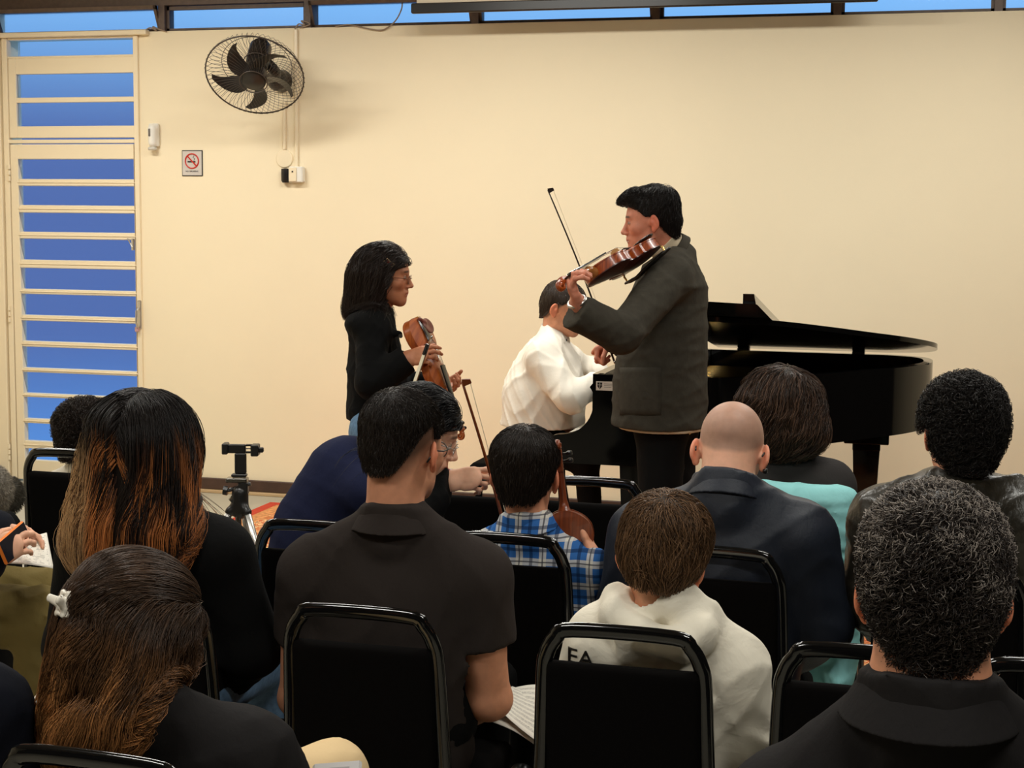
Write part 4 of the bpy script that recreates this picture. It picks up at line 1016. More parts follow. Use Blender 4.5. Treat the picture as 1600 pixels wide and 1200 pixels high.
M_BRIDGE = mat('pale_maple', srgb(205, 165, 110), .45)
def violin(O, X, Z, s, label, top, back, chin=True, rest=False, cat='violin'):
    """O tail end of the body, X towards the scroll, Z out of the soundboard"""
    O = np.asarray(O, float); X = nrm(X); Z = nrm(np.asarray(Z) - X * (np.asarray(Z) @ X)); Y = np.cross(Z, X); R = np.stack([X, Y, Z], 1)
    r = empty('violin', O, label, cat, None); put = lambda mb, name, m, sm=True, p=None: auto_smooth(mb.xf(O, R * s).build(name, m, p or r), 45) if sm else mb.xf(O, R * s).build(name, m, p or r)
    xs = np.array([0, .004, .02, .05, .08, .11, .13, .142, .146, .150, .165, .19, .21, .226, .231, .236, .25, .28, .305, .33, .345, .352, .355])
    ws = np.array([.0, .042, .077, .098, .1035, .100, .092, .087, .088, .078, .062, .0555, .058, .070, .079, .078, .082, .084, .079, .062, .040, .020, .0])
    sg_ = [bezier([(0, 0, 0), (.001, .022, 0), (.006, .050, 0), (.024, .081, 0), (.055, .100, 0), (.085, .1035, 0), (.115, .099, 0), (.134, .089, 0), (.147, .0885, 0)], 30), bezier([(.150, .0875, 0), (.153, .074, 0), (.166, .061, 0), (.188, .0550, 0), (.208, .0570, 0), (.224, .067, 0), (.230, .080, 0)], 24), bezier([(.233, .081, 0), (.247, .079, 0), (.262, .0825, 0), (.282, .0835, 0), (.308, .077, 0), (.332, .058, 0), (.347, .034, 0), (.354, .014, 0), (.355, 0, 0)], 30)]
    sg_ = np.concatenate(sg_); xd, wd = sg_[:, 0], sg_[:, 1]
    J = 8
    def plate(z0, sg, over, thick):
        g = []
        for side in (0, 1):
            for x, w_ in zip(xd, wd + over):
                e = min(1, max(0, (w_ - over)) / .05)
                for j in range(-J, J + 1): u = j / J; g.append((x + (over if x > .17 else -over) * (1 - e), w_ * u, z0 + sg * (side * thick + .014 * e * (1 - u * u) ** 1.3 * math.sin(math.pi * min(1, max(0, x / .355))) ** .5)))
        n, k = len(xd), 2 * J + 1; f = []
        for side in (0, 1):
            for i in range(n - 1):
                for j in range(k - 1): a = side * n * k + i * k + j; f.append((a, a + 1, a + k + 1, a + k))
        for i in range(n - 1):
            for j in (0, k - 1): a = i * k + j; f.append((a, a + k, a + k + n * k, a + n * k))
        for i in (0, n - 1):
            for j in range(k - 1): a = i * k + j; f.append((a, a + 1, a + 1 + n * k, a + n * k))
        return MB().add(np.array(g), f)
    put(plate(.015, 1, .003, .0035), 'soundboard', top); put(plate(-.015, -1, .003, .0035), 'back_plate', back)
    v = []; loop = [(x, w_) for x, w_ in zip(xd, wd)] + [(x, -w_) for x, w_ in list(zip(xd, wd))[::-1]]; n = len(loop)
    for z in (-.015, .015): v += [(x, y, z) for x, y in loop]
    put(MB().add(np.array(v), [(i, (i + 1) % n, (i + 1) % n + n, i + n) for i in range(n)]), 'ribs', top)
    for sg in (-1, 1):
        a = MB(); a.tube(bezier([(.135, sg * .045, .029), (.142, sg * .051, .0275), (.155, sg * .044, .029), (.18, sg * .038, .030), (.198, sg * .030, .031), (.206, sg * .026, .0315), (.201, sg * .022, .032)], 16), .0026, 6); put(a, 'sound_hole', M_EBONY)
    S = Sdf(); S.cone((.350, 0, .004), (.372, 0, .016), .022, .012, k=.01, flat=((1, 0, 0), .8)); S.cone((.37, 0, .014), (.485, 0, .017), .0125, .0105, k=.01)
    v, f = S.mesh(.0035); mesh_np('neck', (v @ (R * s).T) + O, f, mat('neck_maple', srgb(168, 104, 50), .3, coat=.3) if top is W_RED else top, r)
    S = Sdf(); S.box((.515, 0, .011), (.036, .011, .011), .004, R=np.array([[math.cos(.12), 0, math.sin(.12)], [0, 1, 0], [-math.sin(.12), 0, math.cos(.12)]]).T, k=.006)
    for i in range(26):
        t = i * .34; rr = .019 * math.exp(-.13 * t); cx, cz = .566, -.006; S.ell((cx - rr * math.cos(t + .6), 0, cz + rr * math.sin(t + .6)), (.0062 - .0001 * i, .0085 + .00022 * i, .0062 - .0001 * i), k=.002)
    S.cone((.545, 0, .008), (.556, 0, .012), .009, .007, k=.006)
    v, f = S.mesh(.0017); mesh_np('scroll', (v @ (R * s).T) + O, f, top, r)
    a = MB(); v = []
    for x, w_, z in ((.245, .021, .052), (.355, .0175, .040), (.487, .012, .0265)): v += [(x, -w_, z - .006), (x, w_, z - .006), (x, w_ * .9, z), (x, 0, z + .002), (x, -w_ * .9, z)]
    f = [tuple(range(5)), tuple(range(14, 9, -1))] + [(i * 5 + j, i * 5 + (j + 1) % 5, i * 5 + 5 + (j + 1) % 5, i * 5 + 5 + j) for i in (0, 1) for j in range(5)]; put(a.add(np.array(v), f), 'fingerboard', M_EBONY)
    a = MB(); a.prism([(-.021, .027), (-.012, .032), (-.006, .029), (.006, .029), (.012, .032), (.021, .027), (.018, .052), (0, .058), (-.018, .052)], 0, .1605, .1645); put(a, 'bridge', M_BRIDGE, False)
    v = []
    for x, w_, z in ((.012, .008, .026), (.06, .013, .033), (.115, .020, .040), (.120, .018, .040)): v += [(x, -w_, z), (x, w_, z), (x, w_ * .7, z + .006), (x, -w_ * .7, z + .006)]
    put(MB().add(np.array(v), [(0, 1, 2, 3), (15, 14, 13, 12)] + [(i * 4 + j, i * 4 + (j + 1) % 4, i * 4 + 4 + (j + 1) % 4, i * 4 + 4 + j) for i in range(3) for j in range(4)]), 'tailpiece', M_EBONY)
    for i in range(4):
        y = (i - 1.5); put(MB().tube([(.118, y * .008, .047), (.1625, y * .0105, .0575 - abs(y) * .0015), (.487, y * .005, .029), (.51, y * .002, .018)], .0009, 5), 'string', M_STEEL)
        x = .500 + .012 * i; sg = 1 if i % 2 else -1
        put(MB().tube([(x, -sg * .012, .010), (x, sg * .022, .012), (x, sg * .026, .012), (x, sg * .030, .012), (x, sg * .042, .0125), (x, sg * .044, .0125)], [.003, .0036, .005, .0085, .0075, .003], 10), 'peg', M_EBONY)
    if chin:
        S = Sdf(); S.ell((.045, .050, .036), (.038, .045, .009), k=.01); S.ell((.05, .052, .052), (.030, .034, .014), k=.012, mode='s'); S.cone((.012, .0, .032), (.03, .03, .034), .010, k=.01)
        v, f = S.mesh(.003); mesh_np('chin_rest', (v @ (R * s).T) + O, f, M_EBONY if top is not W_BROWN and top is not W_ORG else mat('chin_rest_brown', srgb(110, 52, 40), .35), r)
        put(MB().tube([(-.002, .02, .03), (-.004, .02, -.018)], .0025, 6).tube([(-.002, -.0, .03), (-.004, .0, -.018)], .0025, 6), 'chin_rest_clamp', M_BRASS)
    if rest:
        S = Sdf(); pts = bezier([(.04, -.10, -.045), (.05, -.05, -.055), (.055, .0, -.050), (.05, .06, -.046), (.035, .11, -.042)], 9)
        for p_, q_ in zip(pts[:-1], pts[1:]): S.cone(p_, q_, .014, k=.006, flat=((0, 0, 1), .4))
        v, f = S.mesh(.004); mesh_np('shoulder_rest', (v @ (R * s).T) + O, f, M_BLK, r)
        for y in (-.095, .10): put(MB().tube([(.045, y, -.046), (.045, y * 1.02, -.024), (.045, y * .94, -.014)], .004, 8), 'shoulder_rest_foot', M_BRASS)
    return r, R
def bow(A, B, side, label, s=1.0, c=(.10, .035, .012), thick=1.0, hair_w=.0045, frogc=None):
    """A frog end, B tip, side = way the hair faces"""
    A, B = np.asarray(A, float), np.asarray(B, float); X = nrm(B - A); L_ = np.linalg.norm(B - A); Z = nrm(np.asarray(side) - X * (np.asarray(side) @ X)); Y = np.cross(Z, X)
    r = empty('violin_bow', A, label, 'violin bow'); pt = lambda x, y, z: A + X * x + Y * y + Z * z
    t = np.linspace(0, 1, 20); MB().tube([pt(-.01 + (L_ + .01) * u, 0, .008 * math.sin(math.pi * u)) for u in t], [(.0042 - .0016 * u) * thick for u in t], 8).build('stick', mat('bow_stick_%03d' % int(c[0] * 999), c, .3, coat=.4), r, True)
    MB().tube([pt(-.022, 0, 0), pt(-.010, 0, 0)], .0045 * thick, 8).build('end_screw', M_STEEL, r, True)
    R = np.stack([X, Y, Z], 1)
    MB().box((.015, -.0055, .003), (.060, .0055, .024), .003, R=R, c=A).build('frog', M_EBONY, r)
    MB().prism([(-.014, .0), (.006, .0), (.004, .010), (.001, .022), (-.010, .023), (-.012, .012)], 1, -.0045, .0045).xf(B, R).build('tip', mat('bow_tip_%03d' % int(c[0] * 999), c, .3), r)
    MB().box((.055, -hair_w, .019), (L_ - .006, hair_w, .0205), 0, R=R, c=A).build('bow_hair', M_IVORY, r)
    return r
# ------------------------------------------------------------------ people
def fabric(name, c, rough=.85, bump=((90, .25, .004, (1, 1, .6)), (900, .2, .0008, (1, 1, 1))), sheen=.0, spec=.08, noise=None): return mat(name, c, rough, bump=list(bump), sheen=sheen, spec=spec, noise=noise)
F_JACKET = fabric('dark_grey_wool', srgb(66, 62, 54), .9, noise=(40, .12)); F_BLACK = fabric('black_cloth', (.0055, .0055, .0055)); F_SHIRTB = fabric('beige_cotton', srgb(205, 188, 160), .8)
F_WHITE = fabric('white_cotton', srgb(235, 228, 214), .75); F_JEANS = fabric('blue_denim', srgb(100, 130, 160), .85, noise=(90, .2)); F_POLO = fabric('charcoal_pique', srgb(52, 46, 43), .9)
F_NAVY = fabric('navy_jacket_cloth', srgb(24, 30, 42), .55, spec=.4); F_NAVYW = fabric('navy_knit', srgb(30, 34, 58), .9); F_GREY = fabric('dark_grey_suit', srgb(60, 57, 56), .85)
F_HOOD = fabric('off_white_fleece', srgb(250, 242, 222), .9, bump=((14, .35, .02, (1, 1, 1)), (900, .2, .0008, (1, 1, 1)))); F_LEATHER = fabric('brown_black_leather', srgb(44, 40, 32), .33, bump=((22, .5, .012, (1, 1, .7)), (400, .2, .001, (1, 1, 1))), spec=.5)
F_SHIRTK = fabric('black_shirt_cotton', srgb(34, 32, 32), .75); F_TURQ = fabric('turquoise_fleece', srgb(150, 214, 214), .85, bump=((12, .5, .02, (1, 1, .4)),)); F_OLIVE = fabric('olive_twill', srgb(114, 99, 58), .85, bump=((16, .5, .01, (1, 1, 1)),)); F_BEIGE = fabric('cream_twill', srgb(236, 206, 158), .8)
F_DARKN = fabric('dark_navy_sleeve', srgb(22, 24, 32), .8)
M_SHOEB = mat('black_leather_shoe', (.01, .01, .01), .3)
SK_WARM = srgb(214, 150, 116); SK_RUD = srgb(212, 138, 110); SK_PALE = srgb(228, 172, 140); SK_GIRL = srgb(190, 126, 92)
BLACKH = (.012, .008, .006); DKBR = (.022, .013, .008)
SHORT_Y = [-.12, -.085, -.045, -.012, .006, .022, .050, .072, .090]; SHORT_Z = [-.075, -.070, -.045, -.010, .030, .030, .058, .078, .088]

def glasses(pn, m, s=1.0, rim=True):
    T = pn.T; w = lambda p: T[0] + T[2] * (T[1] @ np.array(p, float)); mb = MB()
    for sx in (-1, 1):
        c = [w((sx * (.032 + .023 * math.cos(t)), .106 - .004 * abs(math.cos(t)), .004 + .018 * math.sin(t))) for t in np.linspace(0, 2 * math.pi, 25)[:-1]]
        mb.tube(c, .0011, 6, closed=True)
        mb.tube([w((sx * .055, .100, .008)), w((sx * .070, .090, .010)), w((sx * .080, .04, .008)), w((sx * .083, -.005, .012)), w((sx * .080, -.03, -.012))], [.0013, .0013, .0016, .0018, .0022], 6)
    mb.tube([w((-.010, .108, .008)), w((0, .112, .011)), w((.010, .108, .008))], .0013, 6)
    return mb.build('glasses', m, pn.root, True)

# --- the violinist
def violinist():
    base = P(1036, 900, 5.85); p = Person('standing man in a dark grey jacket playing a violin, facing left', (base[0], base[1], 0))
    p.head(P(1018, 350, 5.82), 101, 7, 2, .97, face=True, neck=P(1050, 398, 5.86), rn=.060, res=.0023)
    W = P(903, 474, 5.33); E = P(972, 522, 5.42)
    p.skin_part(hand_sdf(W, nrm(P(886, 426, 5.27) - W), RGT * .9 - FWD * .1, -FWD, curl=((.75, .9, .6), (.8, 1.0, .6), (.85, .9, .6), (.7, .7, .5)), thumb=.15, elbow=P(930, 500, 5.36), ra=.034, rw=.027, s=1.02, tdir=-FWD * .5 + UPV * .9 - RGT * .25))
    W2 = P(962, 532, 6.02); p.skin_part(hand_sdf(W2, nrm(P(938, 545, 6.02) - W2), -UPV * .8 + RGT * .3 - FWD * .2, -FWD, curl=(1.0, 1.1, 1.1, 1.2), thumb=.6, elbow=P(1000, 545, 6.05)))
    p.body(SK_RUD, lips=srgb(170, 84, 74), brow=(.02, .012, .01))
    SLp, SRp = P(1046, 436, 5.68), P(1050, 432, 6.02); Np, H = P(1052, 396, 5.86), P(1040, 640, 5.86); fr = frame(101)[:, 1]
    # trousers
    fl, frr = P(1020, 1034, 5.80), P(1052, 1034, 5.98); fl[2] = frr[2] = .10
    legs(p, P(1042, 655, 5.86), P(1030, 850, 5.80), P(1052, 850, 5.98), fl, frr, F_BLACK, r=(.098, .075, .070, .062), shoes=M_SHOEB, toe=fr, label='black trousers')
    # shirt: collar and the hem showing under the jacket
    S = torso_sdf(Np, SLp, SRp, H, fr, .150, .150, .150, .70, arms=[[(SLp, .06), (E, .05), (W, .04)], [(SRp, .06), (P(1010, 545, 6.18), .05), (W2, .04)]]); S.ops = [o for i, o in enumerate(S.ops) if i < 6]; S.cone(P(1036, 600, 5.86), P(1034, 668, 5.86), .165, .195, k=.04, flat=(fr, .86), cut=[(P(1034, 668, 5.86), V(0, 0, -1))]); p.collar(S, .052, .006, tilt=-fr * .1, base=-.015)
    p.cloth('shirt', S, F_SHIRTB, .006, label='beige shirt collar and hem')
    # jacket
    S = torso_sdf(P(1058, 404, 5.87), SLp, SRp, P(1032, 600, 5.86), fr, .172, .168, .185, .80, infl=.012, trap=.05, sh=.062, hips=True,
                  arms=[[(SLp, .068), (E, .058), (P(900, 488, 5.34), .054)], [(SRp, .068), (P(1010, 545, 6.18), .058), (P(966, 533, 6.03), .05)]])
    S.cone(P(1032, 585, 5.86), P(1030, 662, 5.86), .178, .205, k=.05, flat=(fr, .90))
    S.ops = [o for o in S.ops]
    Wc = P(897, 486, 5.335); dcut = nrm(Wc - E)
    cutoff(S, Wc, P(909, 464, 5.33) * 0 + nrm(P(880, 470, 5.30) - P(930, 500, 5.36)))
    W2c = P(962, 533, 6.02); cutoff(S, W2c, P(935, 545, 6.02) - W2c, .055, .08)
    a, b = p.nk; ax = nrm(a - b); S.cone(b - ax * .03, b + ax * .035, .078, .070, k=.015, cut=[(b + ax * .022, nrm(ax - fr * .5))]); S.cone(b - ax * .03 + fr * .02, b + ax * .09 + fr * .01, .064, .066, k=.002, mode='s')
    o = p.cloth('jacket', S, F_JACKET, .006, amp=.0028, fr=13, seed=4, cuts=[(P(1030, 664, 5.86), V(0, 0, -1))], it=2, label='dark grey single-breasted jacket')
    p.band(o, F_JACKET, .034, .030, .018, base=.002, tilt=fr * .45, shift=-fr * .008, notch=fr)
    p.band(o, F_SHIRTB, .040, .010, .006, base=.030, tilt=fr * .35, notch=fr)
    # patch pocket and sleeve buttons on the near side
    G = Sdf(); G.ops = list(S.ops); q = []
    def on(px, py, off):
        t = np.linspace(5.2, 6.0, 400); pts = np.array([P(px, py, d) for d in t]); F = G.at(pts); i = int(np.argmax(F < off)); return pts[i]
    xs, ys = np.linspace(968, 1033, 9), np.linspace(574, 648, 9); g0 = [[on(x, y, .0035) for x in xs] for y in ys]; g1 = [[on(x, y, -.004) for x in xs] for y in ys]
    v = np.concatenate([np.array(g0).reshape(-1, 3), np.array(g1).reshape(-1, 3)]); f = [(i * 9 + j, i * 9 + j + 1, i * 9 + j + 10, i * 9 + j + 9) for i in range(8) for j in range(8)]
    f += [tuple(k + 81 for k in t[::-1]) for t in f]; rim = [i for i in range(9)] + [9 * i + 8 for i in range(1, 9)] + [72 + i for i in range(7, -1, -1)] + [9 * i for i in range(7, 0, -1)]
    f += [(rim[i], rim[(i + 1) % 32], rim[(i + 1) % 32] + 81, rim[i] + 81) for i in range(32)]; MB().add(v, f).build('pocket', F_JACKET, o, True)
    # wrist watch
    c = P(905, 468, 5.335); axx = nrm(P(880, 428, 5.27) - W); m = MB(); aa = nrm(np.cross(axx, FWD)); bb_ = np.cross(axx, aa)
    m.tube([W + axx * .008 + .033 * (math.cos(t) * aa + math.sin(t) * bb_) for t in np.linspace(0, 6.28, 25)[:-1]], .005, 6, closed=True, flat=1.4); wr = m.build('wrist_watch', M_CHROME, p.root, True)
    # hair: thick, black, swept forward over the brow
    p.cap([('cone', (((-.03, .055, .112), (.045, .085, .098), .030, .018), dict(k=.03))), ('cone', (((.03, .05, .115), (.0, .098, .100), .028, .016), dict(k=.03))), ('ell', (((0, -.03, .085), (.074, .080, .062)), dict(k=.03)))],
          SHORT_Y[:-2] + [.072, .125], SHORT_Z[:-2] + [.072, .090], thick=.005, res=.003)
    p.hair(BLACKH, n=4500, length=.042, steps=7, lift=.22, stick=.22, trim=.004,  crown=(.01, -.06, .12), off=(0, .007), jitter=.25, r=.0008, clump=1, wave=.25, seed=5, label='short black hair swept forward', collide=False)
    return p
pv = violinist()
W_ = P(1008, 398, 5.72); SCR = P(858, 452, 5.20)
vio, VR = violin(W_, SCR - W_, UPV * .74 + FWD * .66 + RGT * .05, 1.04, 'glossy amber violin under the chin of the standing man', W_RED, W_BACK, rest=True)
bow(P(958, 560, 6.0), P(856, 297, 5.93), RGT, 'dark violin bow raised behind the standing man\'s violin', c=(.02, .010, .006), hair_w=.0012)

# --- the girl with the violin
def girl():
    base = P(590, 900, 5.9); p = Person('standing girl in a black jacket and glasses holding a violin, facing right', (base[0], base[1], 0))
    p.head(P(601, 434, 5.88), -77, 6, 0, .93, face=True, child=True, neck=P(590, 482, 5.9), rn=.046, res=.0023)
    W = P(636, 562, 5.70); p.skin_part(hand_sdf(W, nrm(P(668, 552, 5.66) - W), FWD * .8 - UPV * .35, UPV * 1. - FWD * .1, curl=((.35, .6, .3), (.45, .7, .4), (.6, .8, .5), (.75, .9, .5)), thumb=.1, s=.86, elbow=P(600, 582, 5.72), ra=.030, rw=.024, tdir=RGT * .75 + UPV * .35))
    W2 = P(684, 600, 5.93); p.skin_part(hand_sdf(W2, nrm(P(716, 612, 5.86) - W2), UPV * .8 - RGT * .1 - FWD * .4, FWD * .4 - UPV * .1 + RGT * .3, curl=((.7, .9, .6), (.6, .9, .6), (.5, .7, .5), (.2, .4, .3)), thumb=.3, s=.86, elbow=P(640, 590, 6.0), ra=.03, rw=.024))
    p.body(SK_GIRL, lips=srgb(170, 88, 74), brow=(.03, .018, .012))
    SLp, SRp = P(588, 512, 6.03), P(582, 516, 5.78); Np, H = P(589, 482, 5.9), P(590, 660, 5.9); fr = frame(-75)[:, 1]
    fl, frr = P(600, 1034, 5.82), P(590, 1034, 6.0); fl[2] = frr[2] = .09
    legs(p, P(588, 675, 5.9), P(592, 850, 6.0), P(592, 850, 5.82), frr, fl, F_JEANS, r=(.075, .055, .052, .045), shoes=M_SHOEB, toe=fr, label='light blue jeans')
    S = torso_sdf(Np, SLp, SRp, P(592, 640, 5.9), fr, .118, .110, .125, .80, infl=.010, trap=.042, sh=.052,
                  arms=[[(SRp, .052), (P(580, 598, 5.70), .050), (W, .044)], [(SLp, .052), (P(600, 600, 6.08), .045), (P(680, 599, 5.94), .038)]])
    S.cone(P(590, 610, 5.9), P(590, 668, 5.9), .12, .125, k=.04, flat=(fr, .85))
    d_ = nrm(W - P(580, 598, 5.70)); cutoff(S, W + d_ * .004, d_, .06, .09); d2 = nrm(W2 - P(640, 590, 6.0)); cutoff(S, W2, d2, .05, .09)
    S.ell(P(575, 505, 5.86), (.085, .13, .055), k=.03); S.cone(P(552, 512, 5.86), P(625, 522, 5.8), .020, .012, k=.02)
    o = p.cloth('jacket', S, F_BLACK, .006, amp=.003, fr=20, seed=9, cuts=[(P(590, 655, 5.9), V(0, 0, -1))], it=1, label='black jacket with a wide flat collar')
    for i in range(3): c_ = P(626 + i * 3, 525 + i * 26, 5.74); MB().lathe(c_, [(.0, -.003), (.008, -.003), (.008, .003), (.0, .003)], -FWD, 12).build('button', mat('dark_button', (.05, .045, .04), .2), o)
    glasses(p, mat('gold_brown_frame', srgb(110, 72, 50), .3, metal=.6))
    p.cap([('cone', (((0, -.075, .02), (0, -.092, -.13), .064, .058), dict(k=.04))), ('cone', (((.06, -.02, .0), (.058, -.03, -.12), .028, .024), dict(k=.04))), ('cone', (((-.06, -.02, .0), (-.058, -.03, -.12), .028, .024), dict(k=.04)))],
          [-.2, -.12, -.06, .0, .018, .030, .050, .072, .092], [-.20, -.20, -.20, -.13, -.02, .02, .052, .066, .074], thick=.010, res=.0035, ears=False)
    def comb(l): return np.stack([np.sign(l[:, 0]) * .35, -.8 + 0 * l[:, 0], -.5 + 0 * l[:, 0]], 1)
    p.hair((.024, .014, .010), n=4200, length=.22, steps=16, lift=.0, grav=.24, gramp=.35, stick=.35, guard=([-.4, .02, .05, .085], [.030, .030, .050, .20]), comb=comb, off=(0, .011), jitter=.14, r=.0009, curl=.007, curl_f=1.0, lock=.018, silky=26, clump=1, wave=.12, wave_f=1.1, seed=6, root_fn=lambda l: l[:, 2] > -.06, lenfn=lambda l, rg: np.clip(.22 + .95 * l[:, 2] + .25 * l[:, 1], .05, .38) * rg.uniform(.85, 1.08, len(l)), label='shoulder-length dark brown hair')
    T = p.T; w = lambda q: T[0] + T[2] * (T[1] @ np.array(q, float)); cl = MB()
    cl.tube([w((.091, .010, .082)), w((.088, .045, .060))], .0045, 6); cl.tube([w((.093, .000, .072)), w((.090, .035, .052))], .0032, 6); cl.tube([w((.088, .045, .060)), w((.090, .035, .052))], .004, 6); hc = cl.build('hair_clip', mat('pale_gold', srgb(235, 200, 150), .3, metal=.3), p.root, True)
    MB().tube([w((.093, .012, .074)), w((.091, .034, .058))], .005, 6).build('red_bead', mat('hair_clip_red', srgb(150, 40, 24), .3), hc, True)
girl()
O2 = P(645, 500, 5.78); S2 = P(714, 664, 5.72)
violin(O2, S2 - O2, RGT * .82 - FWD * .38 + UPV * .36, .84, 'orange-brown violin pointing down in the girl\'s hands', W_ORG, W_ORG)
bow(P(672, 533, 5.60), P(586, 790, 5.50), -FWD * 1. - RGT * .3, 'violin bow with wide white hair hanging from the girl\'s hand', c=(.22, .11, .05), hair_w=.0055)

# --- the pianist
def pianist():
    base = P(838, 900, 7.15); p = Person('man in a white shirt seated at the piano, face hidden by the violinist\'s hand', (base[0], base[1], 0))
    p.head(P(880, 484, 7.12), -100, 14, 0, 1.0, face=True, neck=P(866, 528, 7.15), rn=.060, res=.0028)
    W = P(938, 600, 6.92); p.skin_part(hand_sdf(W, nrm(V(1, .1, -.25)), -UPV, FWD * 1., curl=(.4, .4, .4, .4), elbow=P(905, 612, 6.9)), .004)
    W2 = P(938, 584, 7.35); p.skin_part(hand_sdf(W2, nrm(V(1, -.1, -.2)), -UPV, -FWD * 1., curl=(.35, .35, .4, .4), elbow=P(915, 575, 7.4)), .004)
    p.body(SK_WARM, lips=srgb(170, 90, 80), brow=(.03, .02, .012), stubble=((.05, .034, .024), [-.12, -.05, -.01, .02, .1], [-.07, -.055, -.01, .02, .1], .75))
    SLp, SRp = P(872, 556, 7.33), P(848, 560, 6.98); Np, H = P(864, 528, 7.15), P(846, 668, 7.15); fr = frame(-98)[:, 1]
    S = torso_sdf(Np, SLp, SRp, H, fr, .175, .178, .185, .86, infl=.010, trap=.05, sh=.062, arms=[[(SRp, .072), (P(890, 622, 6.86), .060), (P(926, 603, 6.90), .050)], [(SLp, .070), (P(918, 578, 7.44), .056), (P(936, 583, 7.36), .046)]])
    S.cone(P(848, 620, 7.15), P(850, 668, 7.15), .19, .185, k=.05, flat=(fr, .95))
    p.collar(S, .040, .007, tilt=fr * .45, base=-.008)
    o = p.cloth('shirt', S, F_WHITE, .006, amp=.0052, fr=15, seed=12, it=2, cuts=[(P(850, 664, 7.15), V(0, 0, -1))], label='white long-sleeved shirt')
    p.band(o, F_WHITE, .038, .012, .006, base=.0, tilt=-fr * .0, notch=fr)
    a, b = p.nk; ax = nrm(a - b); q = Sdf()
    side = p.T[1][:, 0]; c0 = b + ax * .022
    q.cone(c0 + side * .066 - fr * .02, c0 + side * .055 + fr * .055 - ax * .012, .006, .006, k=.01, flat=(side, .5)); q.cone(c0 + side * .068 + fr * .0 - ax * .02, c0 + side * .058 + fr * .068 - ax * .040, .006, k=.02); q.cone(c0 + side * .067 + fr * .01 - ax * .006, c0 + side * .060 + fr * .058 - ax * .024, .012, .012, k=.02, flat=(side, .45))
    v, f = q.mesh(.004); mesh_np('collar_tip', v, f, F_WHITE, o)
    for i in range(2): MB().lathe(c0 + fr * (.071 + .0 * i) + side * (.03 - .02 * i) - ax * (.028 + .014 * i), [(0, -.003), (.006, -.003), (.006, .003), (0, .003)], side, 10).build('button', M_BLK, o)
    H = P(842, 690, 7.15); kx = P(915, 700, 7.0); ky = P(915, 700, 7.28); kx[2] = ky[2] = .56; ax1, ay1 = kx + V(.05, 0, 0), ky + V(.05, 0, 0); ax1[2] = ay1[2] = .1
    legs(p, H, ky, kx, ay1, ax1, F_BLACK, r=(.10, .075, .06, .05), shoes=M_SHOEB, toe=V(1, 0, 0), label='black trousers')
    p.cap([], SHORT_Y, [-.07, -.062, -.035, .0, .034, .034, .060, .084, .098], thick=.010, res=.0035)
    p.hair((.045, .028, .018), n=1800, length=.022, steps=4, lift=.05, stick=.6, trim=.004,  off=(0, .003), r=.0009, seed=8, label='short brown hair', collide=False)
pianist()

# --- audience
def seat_legs(p, H, Y, dx=.10, m=F_BLACK, z=.545, name='trousers', label='dark trousers', x0=None, low=True, fwd=.40, shoes=M_SHOEB):
    x0 = H[0] if x0 is None else x0
    kl, kr = V(x0 - dx, H[1] + fwd, z), V(x0 + dx, H[1] + fwd, z); al, ar = V(x0 - dx, H[1] + fwd - .04, .09), V(x0 + dx, H[1] + fwd - .04, .09)
    legs(p, V(H[0], H[1], .585), kl, kr, al, ar, m, res=.014, shoes=shoes, name=name, label=label)

